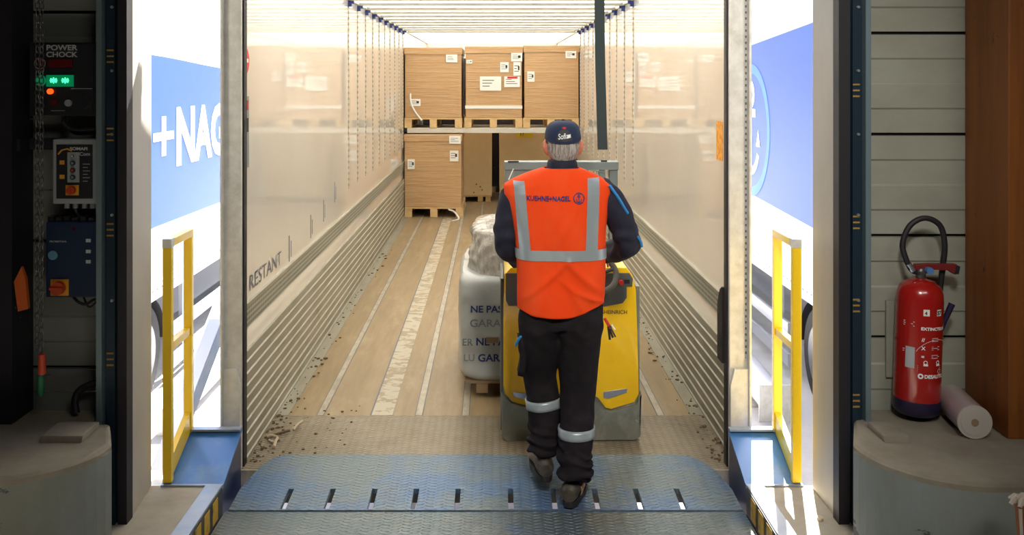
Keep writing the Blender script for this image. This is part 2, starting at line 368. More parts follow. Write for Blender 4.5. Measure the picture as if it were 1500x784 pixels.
def put_text(mb, txt, size, fn, bold=0.0, xs=1.0, align='LEFT'):
    vs, fs = text2d(txt, size, bold, xs, align); return mb.add([fn(*v) for v in vs], fs)
def arc(cx, cy, r, a0, a1, n): return [(cx + r * math.cos(math.radians(a0 + (a1 - a0) * i / n)), cy + r * math.sin(math.radians(a0 + (a1 - a0) * i / n))) for i in range(n + 1)]
def ring2d(mb, fn, cx, cy, r, w, a0=0, a1=360, n=32):
    o = arc(cx, cy, r + w / 2, a0, a1, n); i = arc(cx, cy, r - w / 2, a0, a1, n)
    return mb.add([fn(*p) for p in o + i], [(k, k + 1, n + 2 + k, n + 1 + k) for k in range(n)])
def quad2d(mb, fn, x0, x1, y0, y1): return mb.add([fn(x0, y0), fn(x1, y0), fn(x1, y1), fn(x0, y1)], [(0, 1, 2, 3)])
def smooth_path(pts, n=6):
    pts = [Vector(p) for p in pts]; out = []
    for i in range(len(pts) - 1):
        p0 = pts[max(i - 1, 0)]; p1 = pts[i]; p2 = pts[i + 1]; p3 = pts[min(i + 2, len(pts) - 1)]
        for k in range(n):
            t = k / n
            out.append(0.5 * ((2 * p1) + (p2 - p0) * t + (2 * p0 - 5 * p1 + 4 * p2 - p3) * t * t + (3 * p1 - p0 - 3 * p2 + p3) * t ** 3))
    out.append(pts[-1]); return out
def anchor(mb, fn, s):
    """round emblem's inner mark: an anchor-like sign, unit height s"""
    w = s * 0.085
    ring2d(mb, fn, 0, 0.36 * s, 0.10 * s, w, n=16)
    quad2d(mb, fn, -w / 2, w / 2, -0.42 * s, 0.27 * s); quad2d(mb, fn, -0.17 * s, 0.17 * s, 0.13 * s, 0.13 * s + w)
    ring2d(mb, fn, 0, -0.14 * s, 0.28 * s, w, 200, 340, 14)
    for q in (-1, 1): mb.add([fn(q * 0.34 * s, -0.16 * s), fn(q * 0.19 * s, -0.16 * s), fn(q * 0.27 * s, 0.02 * s)], [(0, 1, 2)])

# ================================================================== THE DOCK BUILDING
FZ = 0.10                       # dock floor level; trailer floor is z = 0
DY = 3.94                       # plane of the door tracks
b = MB(); b.box(-6, -1.285, -8, 4.29, -0.35, FZ); b.box(1.21, 6, -8, 4.29, -0.35, FZ); b.box(-1.285, 1.21, -8, 2.0, -0.35, FZ); struct(b, 'floor', M['concrete'])
b = MB(); b.box(-6, 6, -8, 4.3, 5.6, 5.7); struct(b, 'ceiling', M['hall'])
b = MB(); b.box(-6, 6, -8.2, -8, FZ, 5.6); struct(b, 'wall_back', M['hall'])
b = MB(); b.box(-6.2, -6, -8, 4.3, FZ, 5.6); struct(b, 'wall_left', M['hall'])
b = MB(); b.box(6, 6.2, -8, 4.3, FZ, 5.6); struct(b, 'wall_right', M['hall'])
WY = 4.05
def panel_wall(x0, x1, name, m, seams, z0=0.5):
    w = MB(); zs = [z0] + seams + [5.6]
    for a, c in zip(zs[:-1], zs[1:]):
        # each wall panel has shallow horizontal ribs
        n = max(1, round((c - a) / 0.11)); prof = []; d = (c - a - 0.006) / n
        for i in range(n):
            q = a + 0.003 + i * d; rib = 0.006 if i % 2 else 0.0
            prof += [(WY - rib, q + 0.004), (WY - rib, q + d - 0.004)]
        w.prism(prof + [(WY + 0.1, c - 0.003), (WY + 0.1, a + 0.003)], 'x', x0, x1)
    w.k = 1; w.box(x0, x1, WY + 0.02, WY + 0.2, z0, 5.6)
    return struct(w, name, [m, M['seam']])
panel_wall(-6, -1.53, 'wall_front', M['panel_shaded'], [0.705, 1.24, 1.67, 2.21, 2.75, 3.3, 3.9, 4.5, 5.1])
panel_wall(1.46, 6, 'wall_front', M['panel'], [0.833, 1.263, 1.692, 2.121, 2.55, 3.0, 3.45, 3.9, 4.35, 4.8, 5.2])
b = MB(); b.box(-1.53, 1.46, 3.9, 4.29, 3.45, 5.6); struct(b, 'wall_header', M['hall'])
# jambs (cream reveals) and door tracks
b = MB(); b.prism([(-1.62, DY + 0.005), (-1.50, DY + 0.005), (-1.532, 4.29), (-1.62, 4.29)], 'z', FZ, 3.45); struct(b, 'trim_1', M['white_jamb'], bevel=0.006)
b = MB(); b.box(1.425, 1.55, DY + 0.005, 4.262, FZ, 3.45); struct(b, 'trim_2', M['white_jamb'], bevel=0.006)
def track(name, x0, x1, sgn):
    # zinc edge on the wall side, dark blue channel, black seal on the opening side
    t = MB(); outer, inner = (x0, x1) if sgn < 0 else (x1, x0); d = 1 if sgn < 0 else -1
    def seg(a, c, y0, y1, z0=FZ + 0.0): t.box(min(a, c), max(a, c), y0, y1, z0, 3.45)
    t.k = 0; seg(outer, outer + d * 0.022, DY - 0.05, DY + 0.06)
    t.k = 1; seg(outer + d * 0.022, outer + d * 0.035, DY - 0.01, DY + 0.05); seg(outer + d * 0.035, outer + d * 0.068, DY - 0.03, DY + 0.05); seg(outer + d * 0.068, outer + d * 0.078, DY - 0.005, DY + 0.05)
    t.k = 2; seg(outer + d * 0.078, inner, DY - 0.025, DY + 0.04)
    cx = outer + d * 0.052
    t.k = 3
    for z in (2.04, 1.72, 1.33, 0.80) if sgn < 0 else (1.90, 1.36, 1.02, 0.63):
        for q in range(3): t.box(cx - 0.016, cx + 0.012, DY - 0.033, DY - 0.028, z - q * 0.024, z - q * 0.024 + 0.007)
    t.k = 4
    for z in (2.22, 1.96, 1.70, 1.37, 1.02): t.lathe([(0.006, -0.006), (0.006, 0.002)], (cx + 0.006, DY - 0.032, z), 'y', 8)
    struct(t, name, [M['track_light'], M['track_blue'], M['black'], M['bronze_mark'], M['bolt']])
track('trim_3', -1.615, -1.50, -1); track('trim_4', 1.417, 1.54, 1)
# retaining wall of the dock below the floor, outside
for bx in ((-6, -1.285, 4.2, 4.285, -1.2, -0.35), (1.21, 6, 4.2, 4.285, -1.2, -0.35), (-1.285, 1.21, 1.9, 2.0, -1.2, 0.0), (-1.305, -1.285, 2.0, 4.2, -1.2, -0.35), (1.21, 1.23, 2.0, 4.2, -1.2, -0.35)):
    b = MB(); b.box(*bx); struct(b, 'wall_pit', M['concrete'])
g = MB(); g.box(-40, 40, 1.9, 90, -1.35, -1.2); struct(g, 'ground', M['outdoor'])
# steel kerbs along the leveller with yellow marks
def kerb(x0, x1, label, face, marks):
    t = thing('steel_kerb', label, 'kerb', ((x0 + x1) / 2, 3.5, FZ), 'steel kerbs beside the leveller')
    q = MB(); q.box(x0, x1, 2.0, 4.27, -0.02, FZ + 0.012); q.build('kerb_angle', M['grey_blue'], t, bevel=0.004)
    q = MB(); d = 0.004 if face > 0 else -0.004; xf = x1 if face > 0 else x0
    q.box(min(xf, xf + d), max(xf, xf + d), 2.1, 4.26, -0.015, FZ + 0.004); q.build('black_face', M['hazard_black'], t)
    for y in marks:
        q = MB(); q.box(min(xf + d, xf + 1.6 * d), max(xf + d, xf + 1.6 * d), y, y + 0.075, 0.0, FZ - 0.005); q.build('yellow_mark', M['hazard_yellow'], t)
kerb(-1.285, -1.21, 'blue-grey steel kerb with yellow marks left of the dock plate', 1, [3.3, 3.45, 3.6, 3.75, 3.87, 3.99, 4.11])
kerb(1.135, 1.21, 'sunlit steel kerb with yellow marks right of the dock plate', -1, [3.3, 3.45, 3.6, 3.75, 3.87, 3.99, 4.11])

# ------------------------------------------------------------------ dock leveller
t = thing('dock_leveller', 'blue-grey checker plate dock leveller with a slotted lip under the walking worker', 'dock leveller', (0, 3.2, 0))
b = MB(); b.prism([(2.05, -0.006), (4.2625, -0.003), (4.2625, -0.026), (2.05, -0.03)], 'x', -1.195, 1.12); b.build('deck', M['leveller'], t)
xl, xr = -1.18, 1.115; ys, ye = 4.275, 4.462
def lz(y): return 0.002 + 0.03 * (y - 4.26) / 0.55
slots = [-0.94, -0.745, -0.55, -0.356, -0.162, 0.082, 0.28, 0.472, 0.665, 0.856]
b = MB(); TH = 0.022
def plate(x0, x1, y0, y1):
    b.add([(x0, y0, lz(y0)), (x1, y0, lz(y0)), (x1, y1, lz(y1)), (x0, y1, lz(y1)), (x0, y0, lz(y0) - TH), (x1, y0, lz(y0) - TH), (x1, y1, lz(y1) - TH), (x0, y1, lz(y1) - TH)],
          [(0, 1, 2, 3), (7, 6, 5, 4), (0, 4, 5, 1), (1, 5, 6, 2), (2, 6, 7, 3), (3, 7, 4, 0)])
plate(xl, xr, 4.265, ys)
e = [xl] + sum([[s - 0.0125, s + 0.0125] for s in slots], []) + [xr]
for i in range(0, len(e), 2): plate(e[i], e[i + 1], ys, ye)
out = [(xl, ye), (-1.165, 4.56), (-1.14, 4.68), (-1.115, 4.755), (-1.08, 4.80), (-1.03, 4.82), (0.93, 4.82), (0.99, 4.80), (1.045, 4.74), (1.08, 4.65), (1.10, 4.54), (xr, ye)]
n = len(out); b.add([(x, y, lz(y)) for x, y in out] + [(x, y, lz(y) - TH) for x, y in out], [tuple(range(n))[::-1], tuple(range(n, 2 * n))] + [(i, (i + 1) % n, n + (i + 1) % n, n + i) for i in range(n)])
b.build('lip', M['blue_lip'], t)
b = MB(); b.tube([(-1.18, 4.262, -0.036), (1.11, 4.262, -0.036)], 0.008, 10); b.build('hinge', M['under'], t)
b = MB()
for x in (-1.0, -0.3, 0.4, 1.0): b.box(x - 0.04, x + 0.04, 2.1, 4.1, -0.2, -0.03)
b.build('deck_beam', M['under'], t)

# ------------------------------------------------------------------ blue dock bumpers and yellow rails
def bumper(x0, x1, inner, label):
    t = thing('dock_bumper', label, 'dock bumper', ((x0 + x1) / 2, 4.45, 0.1), 'blue steel dock bumpers')
    q = MB(); q.prism([(4.295, -0.9), (4.295, FZ), (4.61, 0.225), (4.61, -0.9)], 'x', x0 + 0.005, x1 - 0.005); q.build('bumper_box', M['dark_blue'], t)
    q = MB(); q.add([(x0, 4.29, 0.105), (x1, 4.29, 0.105), (x1, 4.615, 0.238), (x0, 4.615, 0.238), (x0, 4.29, 0.095), (x1, 4.29, 0.095), (x1, 4.615, 0.226), (x0, 4.615, 0.226)],
                    [(0, 1, 2, 3), (7, 6, 5, 4), (0, 4, 5, 1), (1, 5, 6, 2), (2, 6, 7, 3), (3, 7, 4, 0)]); q.build('top_plate', M['blue_paint'], t)
    q = MB(); q.box(x0, x1, 4.275, 4.292, 0.090, 0.108); q.build('front_edge', M['grey_blue'], t)
    q = MB(); q.box(x0, x1, 4.575, 4.617, 0.2385, 0.248); q.build('rear_edge', M['grey_blue'], t)
    return t
bumper(-1.487, -1.21, 1, 'blue bumper with sloped top at the foot of the left yellow rail')
bumper(1.135, 1.39, -1, 'sunlit blue bumper with sloped top at the foot of the right rail')
def rail(x, label):
    t = thing('guard_rail', label, 'guard rail', (x, 4.45, 0.12), 'yellow guard rails beside the dock opening')
    w = 0.020; y0, y1 = 4.305, 4.595; zt0, zt1 = 1.205, 1.205
    for y, z0 in ((y0, 0.113), (y1, 0.233)):
        q = MB(); q.box(x - w, x + w, y - w * 0.8, y + w * 0.8, z0, 1.17); q.build('post', M['yellow_rail'], t, bevel=0.003)
    q = MB(); q.box(x - w, x + w, y0 - w * 0.8, y1 + w * 0.8, 1.17, 1.205); q.build('top_rail', M['yellow_rail'], t, bevel=0.003)
    q = MB(); q.box(x - w * 1.02, x + w * 1.02, y0 - w * 0.9, y0 + 0.03, 1.168, 1.208); q.build('end_cap', M['galv'], t)
    q = MB(); q.box(x - w * 0.7, x + w * 0.7, y0 + w * 0.8, y1 - w * 0.8, 0.70, 0.735); q.build('mid_rail', M['yellow_rail'], t)
    q = MB(); q.add([(x - w * 0.7, y0 + 0.016, 0.13), (x + w * 0.7, y0 + 0.016, 0.13), (x + w * 0.7, y1 - 0.016, 0.235), (x - w * 0.7, y1 - 0.016, 0.235),
                     (x - w * 0.7, y0 + 0.016, 0.22), (x + w * 0.7, y0 + 0.016, 0.22), (x + w * 0.7, y1 - 0.016, 0.33), (x - w * 0.7, y1 - 0.016, 0.33)],
                    [(0, 3, 2, 1), (4, 5, 6, 7), (0, 1, 5, 4), (1, 2, 6, 5), (2, 3, 7, 6), (3, 0, 4, 7)]); q.build('toe_plate', M['yellow_rail'], t)
rail(-1.463, 'yellow steel guard rail left of the trailer, above the blue bumper')
rail(1.366, 'sun-bleached yellow guard rail right of the trailer')

# ------------------------------------------------------------------ concrete blocks at both sides of the door
BT = 0.53
def block(side, label):
    if side > 0: x0, x1, r = 1.38, 3.2, 0.33
    else: x0, x1, r = -3.2, -1.46, 0.33
    yf = 3.29; yb = 4.045
    if side > 0: pts = [(x0 + 0.105, yb - 0.115), (x0, 3.66)] + [(x0 + 0.36 * (1 - math.cos(a)), 3.66 - (3.66 - yf) * math.sin(a)) for a in [i * PI / 2 / 12 for i in range(1, 13)]] + [(x1, yf), (x1, yb), (1.55, yb), (1.55, yb - 0.115)]
    else: pts = [(x1, 3.66)] + [(x1 - 0.5 * (1 - math.cos(a)), 3.66 - (3.66 - yf) * math.sin(a)) for a in [i * PI / 2 / 12 for i in range(1, 13)]] + [(x0, yf), (x0, yb), (-1.625, yb), (-1.625, yb - 0.17), (x1 - 0.092, yb - 0.17)]
    t = thing('concrete_block', label, 'concrete block', ((x0 + x1) / 2, 3.7, FZ), 'rounded concrete blocks at the door')
    q = MB(); q.prism(pts, 'z', FZ, BT - 0.03); q.build('painted_side', M['painted_concrete'], t)
    # worn top slab with a chipped rounded edge
    cx = sum(p[0] for p in pts) / len(pts); n = len(pts); vs = []; fs = []
    rng = random.Random(3 + side)
    den = []
    for i in range(n):
        a, c = Vector(pts[i]), Vector(pts[(i + 1) % n]); k = max(1, int((c - a).length / 0.03))
        den += [a.lerp(c, j / k) for j in range(k)]
    n = len(den); cen = Vector((2.2 * side, 3.7))
    for lvl, (ins, z) in enumerate(((0.0, BT - 0.03), (0.0, BT - 0.012), (0.010, BT - 0.002), (0.02, BT))):
        for i, p in enumerate(den):
            d = (den[(i + 1) % n] - den[i - 1]).normalized(); nn = Vector((-d.y, d.x))
            if (cen - p).dot(nn) < 0: nn = -nn
            chip = 0.010 * max(0, noise.noise(Vector((p.x * 9, p.y * 9, side)))) if p.y < 3.9 else 0
            q = p + nn * (ins + (chip if lvl else 0)); vs.append((q.x, q.y, z - (chip * 0.9 if lvl in (1, 2) else 0)))
    for l in range(3):
        for i in range(n): fs.append((l * n + i, l * n + (i + 1) % n, (l + 1) * n + (i + 1) % n, (l + 1) * n + i))
    fs.append(tuple(3 * n + i for i in range(n)))
    MB().add(vs, fs).build('worn_top', M['block_top'], t)
    return t
block(1, 'rounded painted concrete block under the fire extinguisher')
block(-1, 'rounded dark concrete block under the control boxes on the left')
for x0, x1, lab in ((1.50, 1.60, 'low concrete lump on the right block at the foot of the door track'), (-1.74, -1.575, 'low concrete lump on the left block in front of the black hose')):
    q = MB(); q.prism([(3.66, BT - 0.001), (3.672, BT + 0.024), (3.83, BT + 0.024), (3.83, BT - 0.001)], 'x', x0, x1); tag(q.build('concrete_step', M['block_top'], bevel=0.009), lab, 'concrete step')

# dark column on the left, wooden column on the right
q = MB(); q.box(-2.5, -1.943, 3.86, 4.04, BT, 5.55); struct(q, 'column_left', M['purple_black'])
q = MB(); q.box(1.995, 2.5, 3.70, 4.04, BT, 5.55); o = q.build('wooden_column', M['glulam'], bevel=0.008)
tag(o, 'orange-brown glued timber column at the right edge', 'column')

# ================================================================== OUR TRAILER
XL, XR, TY0, TY1, TZ = -1.26, 1.225, 4.72, 18.3, 2.64
T = thing('semi_trailer', 'open cream-lined semi-trailer backed up to the dock', 'trailer', (0, 4.72, -1.2))
b = MB(); b.box(XL - 0.03, XR + 0.03, 5.47, TY1, -0.03, 0.0); b.build('cargo_floor', M['wood_floor'], T)
b = MB(); b.box(XL, XR, TY0, 5.47, -0.03, 0.002); b.build('threshold_plate', M['plate'], T)
b = MB(); b.box(XL - 0.03, XR + 0.03, 4.705, 4.72, -0.16, 0.0); b.build('rear_sill', M['steel_strip'], T)
for xx, w in ((-0.99, 0.034), (-0.425, 0.036), (-0.157, 0.036), (0.12, 0.036), (0.40, 0.036), (0.68, 0.036), (0.962, 0.034)):
    q = MB(); q.box(xx - w / 2, xx + w / 2, 5.47, TY1, 0.0005, 0.003); sm_ = q.build('floor_seam', M['steel_strip'], T)
    for e_ in (-1, 1):
        q = MB(); q.box(xx + e_ * w / 2 - 0.003 + e_ * 0.002, xx + e_ * w / 2 + 0.003 + e_ * 0.002, 5.47, TY1, 0.0004, 0.0022); q.build('gap', M['under'], sm_)
q = MB(); q.box(-0.705, -0.695, 5.47, TY1, 0.0004, 0.0016); q.build('floor_seam', M['under'], T)
q = MB(); q.box(-0.695, -0.575, 5.47, 13.3, 0.0005, 0.0035); q.build('tape_strip', M['tape'], T)
for xa, xb in ((XL, XL + 0.09), (XR - 0.09, XR)):
    q = MB(); q.box(xa, xb, 5.47, TY1, 0.0, 0.004); q.build('edge_strip', M['alu'], T)
for sgn, xi in ((1, XL), (-1, XR)):
    xo = xi - sgn * 0.03
    q = MB(); q.box(min(xi, xo), max(xi, xo), 4.76, TY1, 0.0, TZ); q.build('side_wall', M['cream'], T)
    # ribbed kick plate
    prof = [(xi, 0.003)]; nr = 9; hz = 0.54 / nr
    for i in range(nr):
        z = 0.003 + i * hz
        prof += [(xi + sgn * 0.019, z + 0.004), (xi + sgn * 0.019, z + 0.012), (xi + sgn * 0.012, z + 0.017), (xi + sgn * 0.012, z + hz - 0.003)]
    prof += [(xi + sgn * 0.011, 0.543), (xi, 0.545)]
    q = MB(); q.prism(prof, 'y', 4.77, TY1 - 0.02); q.build('kick_plate', M['alu'], T)
    q = MB(); q.box(min(xi, xi + sgn * 0.010), max(xi, xi + sgn * 0.010), 4.77, TY1, 0.66, 0.765); q.build('wall_rail', M['perf'], T)
    q = MB(); q.box(min(xi, xi + sgn * 0.014), max(xi, xi + sgn * 0.014), 4.77, TY1, 0.765, 0.785); q.build('rail_edge', M['alu'], T)
    for i in range(10):
        y = 8.33 + i * 0.559
        q = MB(); q.box(min(xi, xi + sgn * 0.008), max(xi, xi + sgn * 0.008), y - 0.022, y + 0.022, 0.98, 2.60); tr = q.build('lashing_track', M['track'], T)
        q = MB(); q.box(min(xi, xi + sgn * 0.03), max(xi, xi + sgn * 0.03), y - 0.03, y + 0.02, 2.565, 2.605); q.box(min(xi, xi + sgn * 0.05), max(xi, xi + sgn * 0.05), y - 0.012, y + 0.012, 2.59, 2.615)
        q.build('track_hook', M['print_navy'], T)
for i in range(11):
    y = 8.33 + i * 0.559
    q = MB(); q.prism([(y - 0.011, 2.615), (y + 0.011, 2.615), (y + 0.011, 2.64), (y - 0.011, 2.64)], 'x', XL + 0.02, XR - 0.02); q.build('roof_bow', M['alu'], T)
q = MB(); q.box(XL, XR, 4.8, TY1, TZ + 0.01, TZ + 0.012); q.build('roof_sheet', M['roof'], T)
q = MB(); q.box(XL, XR, TY1, TY1 + 0.05, 0, TZ); q.build('front_wall', M['cream_matt'], T)
for xa, xb in ((XL - 0.05, XL + 0.02), (XR - 0.02, XR + 0.05)):
    q = MB(); q.box(xa, xb, 4.8, TY1, TZ - 0.02, TZ + 0.05); q.build('cant_rail', M['alu_light'], T)
def post(xi, xo, label_side):
    d = 1 if xo > xi else -1
    q = MB(); q.box(min(xi, xo), max(xi, xo), 4.72, 4.79, -0.15, 2.72)
    q.box(min(xo, xo - d * 0.012), max(xo, xo - d * 0.012), 4.68, 4.73, -0.1, 2.72); p = q.build('corner_post', M['galv'], T, bevel=0.006)
    q = MB(); q.prism([(xi - d * 0.0, 0.0), (xi - d * 0.0, 0.42), (xi + d * 0.02, 0.50), (xo - d * 0.01, 0.50), (xo - d * 0.01, 0.0)], 'y', 4.695, 4.72); q.build('post_foot', M['galv'], p, bevel=0.003)
    q = MB(); q.box(min(xi, xi - d * 0.008), max(xi, xi - d * 0.008), 4.745, 4.80, 0.0, 2.7); q.build('door_seal', M['black'], p)
    q = MB()
    if d > 0:
        q.box(xo - 0.023, xo - 0.015, 4.7165, 4.7195, 0.55, 2.7); q.build('hole_row', M['dotted'], p)
post(-1.243, -1.338, 'l'); post(1.168, 1.268, 'r')
q = MB(); q.box(-1.338, 1.268, 4.73, 4.80, 2.69, 2.80); q.build('door_header', M['galv'], T)
for xx in (-0.5, 0.45):
    q = MB(); q.box(xx - 0.06, xx + 0.06, 4.8, 18, -0.5, -0.04); q.build('chassis_beam', M['under'], T)
# wall fittings on the left
q = MB(); q.prism([(4.80, 1.48), (4.86, 1.48), (4.86, 1.84), (4.80, 1.84)], 'x', XL, XL + 0.02); lk = q.build('lock_plate', M['mast_grey'], T)
q = MB(); q.box(XL + 0.02, XL + 0.022, 4.815, 4.845, 1.66, 1.73); q.build('slot', M['black'], lk)
q = MB(); q.box(XL + 0.02, XL + 0.0225, 4.815, 4.84, 1.77, 1.82); q.build('red_mark', M['red_print'], lk)
q = MB(); q.lathe([(0.067, 0), (0.067, 0.002)], (XL + 0.001, 4.865, 2.02), 'x', 24); st = q.build('no_entry_sticker', M['red_print'], T)
q = MB(); q.box(XL + 0.0035, XL + 0.0045, 4.82, 4.91, 2.012, 2.032); q.build('white_bar', M['paper'], st)
q = MB(); put_text(q, 'RESTANT', 0.115, lambda u, v: (XL + 0.003, 4.93 + u, 0.83 + v), 0.0, 1.55); q.build('lettering', M['under'], T)
for y, z in ((5.90, 0.80), (6.6, 0.83), (7.1, 0.87), (7.6, 0.95)):
    q = MB(); q.box(XL, XL + 0.002, y, y + 0.02, z, z + 0.16); q.box(XL, XL + 0.002, y + 0.06, y + 0.07, z + 0.02, z + 0.12); q.build('scuff_mark', M['under'], T)
q = MB(); q.box(XR - 0.002, XR, 5.09, 5.235, 1.49, 1.70); q.build('orange_label', M['orange_sticker'], T)
q = MB(); q.prism([(4.81, 0.50), (4.90, 0.50), (4.90, 0.78), (4.85, 0.86), (4.81, 0.88)], 'x', XR - 0.075, XR - 0.055)
q.prism([(4.795, 0.50), (4.815, 0.50), (4.815, 0.88), (4.795, 0.88)], 'x', XR - 0.075, XR - 0.012); q.build('rubber_flap', M['black'], T)
# hanging strap
q = MB(); sp = smooth_path([(0.512, 4.60, 3.45), (0.512, 4.60, 2.6), (0.515, 4.60, 2.1), (0.522, 4.60, 1.8), (0.528, 4.60, 1.587)], 6)
q.tube(sp, 0.0035, 8, sx=1.0); q = MB()
q.grid(lambda u, v: (lambda p: (p.x + (u - 0.5) * 0.048, p.y + 0.003 * math.sin(v * 9), p.z))(sp[min(int(v * (len(sp) - 1)), len(sp) - 1)]), 2, len(sp) - 1)
q2 = MB()
for i in range(len(sp) - 1):
    a, c = sp[i], sp[i + 1]; w = 0.024
    q2.add([(a.x - w, a.y - 0.002, a.z), (a.x + w, a.y - 0.002, a.z), (a.x + w, a.y + 0.002, a.z), (a.x - w, a.y + 0.002, a.z), (c.x - w, c.y - 0.002, c.z), (c.x + w, c.y - 0.002, c.z), (c.x + w, c.y + 0.002, c.z), (c.x - w, c.y + 0.002, c.z)],
           [(0, 1, 5, 4), (1, 2, 6, 5), (2, 3, 7, 6), (3, 0, 4, 7)] + ([(4, 5, 6, 7)] if i == len(sp) - 2 else []))
tag(q2.build('door_strap', M['strap'], smooth=False), 'dark webbing strap hanging in the dock opening right of the worker', 'strap')
# beams under the upper pallets
for y in (13.50, 14.35):
    t = thing('load_beam', 'white load beam at the front of the upper pallets' if y < 14 else 'white load beam hidden behind, under the backs of the upper pallets', 'load beam', (0, y, 1.18), 'load beams across the trailer')
    q = MB(); q.box(XL + 0.05, XR - 0.05, y - 0.03, y + 0.03, 1.18, 1.252); q.build('beam', M['alu_light'], t, bevel=0.004)
    for xa, xb in ((XL, XL + 0.06), (XR - 0.06, XR)):
        q = MB(); q.box(xa, xb, y - 0.022, y + 0.022, 1.19, 1.243); q.build('beam_end', M['black_plastic'], t)

# ------------------------------------------------------------------ cargo
def pallet(x0, x1, y0, z0, label, depth=1.2):
    t = thing('wooden_pallet', label, 'pallet', ((x0 + x1) / 2, y0 + depth / 2, z0), 'wooden pallets in the trailer')
    w = x1 - x0; y1 = y0 + depth
    q = MB(); q.box(x0, x1, y0, y1, z0 + 0.118, z0 + 0.14)
    q.build('top_deck', M['pallet_wood'], t)
    for i in range(3):
        xa = x0 + (w - 0.1) * i / 2
        for yy in (y0, (y0 + y1) / 2 - 0.07, y1 - 0.14):
            q = MB(); q.box(xa, xa + 0.1, yy, yy + 0.14, z0 + 0.018, z0 + 0.118); q.build('block', M['pallet_wood'], t)
        q = MB(); q.box(xa, xa + 0.1, y0, y1, z0, z0 + 0.018); q.build('bottom_board', M['pallet_wood'], t)
    return t
def carton(x0, x1, y0, z0, z1, label, labels, depth=1.15, lidz=0.07, base=None):
    t = thing('carton', label, 'carton', ((x0 + x1) / 2, y0 + depth / 2, z0), 'film-wrapped cartons on pallets')
    q = MB(); q.box(x0 + 0.012, x1 - 0.012, y0 + 0.015, y0 + depth, z0, z1 - lidz); q.build('carton_body', M['carton'], t, bevel=0.012)
    q = MB(); q.box(x0, x1, y0, y0 + depth + 0.01, z1 - lidz - 0.03, z1); q.build('lid', M['carton'], t, bevel=0.012)
    for (u, v, w, h, red) in labels:
        xa = x0 + u * (x1 - x0); za = z1 - v * (z1 - z0)
        yy = y0 - 0.003 if za > z1 - lidz else y0 + 0.011
        yy = y0 - 0.004
        q = MB(); q.box(xa, xa + w, yy, yy + 0.002, za - h, za); lb = q.build('label', M['paper'], t)
        q = MB(); rr = random.Random(int(u * 100 + v * 10))
        for k in range(3): q.box(xa + w * 0.12, xa + w * (0.45 + 0.4 * rr.random()), yy - 0.001, yy, za - h * (0.25 + 0.2 * k) - h * 0.05, za - h * (0.25 + 0.2 * k))
        if w < 0.16: q.box(xa + w * 0.62, xa + w * 0.85, yy - 0.001, yy, za - h * 0.6, za - h * 0.3)
        q.build('print', M['ink'], lb)
        if red:
            q = MB(); q.box(xa + w * 0.2, xa + w * 0.85, yy - 0.0015, yy - 0.0005, za - h * 0.2, za - h * 0.02); q.build('red_strip', M['red_print'], lb)
    if base:
        q = MB(); q.box(x0 + 0.005, x1 - 0.005, y0 + 0.002, y0 + 0.02, z0 + base, z0 + base + 0.045); q.build('film_band', M['paper'], t)
    # loose film tails at the foot
    return t
U = 1.2525
pallet(-1.245, -0.435, 13.46, U, 'upper-level pallet under the left carton'); pallet(-0.40, 0.415, 13.46, U, 'upper-level pallet under the middle carton'); pallet(0.425, 1.21, 13.46, U, 'upper-level pallet under the right carton')
Z1 = U + 0.14
carton(-1.25, -0.43, 13.45, Z1, 2.385, 'wrapped carton on the upper level against the left wall', [(0.72, 0.10, 0.16, 0.11, 0), (0.10, 0.73, 0.15, 0.10, 0)])
carton(-0.395, 0.42, 13.45, Z1, 2.40, 'wrapped carton in the middle of the upper level with six white labels', [(0.80, 0.09, 0.155, 0.12, 0), (0.03, 0.19, 0.08, 0.05, 0), (0.61, 0.22, 0.12, 0.14, 0), (0.84, 0.22, 0.10, 0.19, 0), (0.26, 0.42, 0.30, 0.20, 0), (0.68, 0.42, 0.22, 0.15, 1)], base=0.13)
carton(0.43, 1.22, 13.45, Z1, 2.415, 'wrapped carton on the upper level against the right wall', [(0.75, 0.08, 0.15, 0.10, 0), (0.07, 0.36, 0.10, 0.145, 0)])
pallet(-1.235, -0.42, 13.38, 0.005, 'pallet on the trailer floor under the lone lower carton')
carton(-1.25, -0.43, 13.37, 0.145, 1.165, 'wrapped carton on the floor level below the left upper carton', [(0.78, 0.02, 0.16, 0.11, 0), (0.07, 0.34, 0.10, 0.14, 0), (0.79, 0.22, 0.12, 0.15, 0)])
# film tails
def tail(pts, label):
    q = MB(); q.tube(smooth_path(pts, 5), 0.012, 6); tag(q.build('film_tail', M['paper'], smooth=True), label, 'film tail', 'loose ends of stretch film')
tail([(-0.62, 13.30, 0.125), (-0.55, 13.30, 0.10), (-0.50, 13.25, 0.06), (-0.47, 13.10, 0.018), (-0.56, 12.95, 0.016)], 'loose white film end hanging from the lower carton')
tail([(-1.16, 13.435, 1.74), (-1.15, 13.43, 1.6), (-1.08, 13.44, 1.46), (-1.0, 13.44, 1.36)], 'loose white film end on the left upper carton')
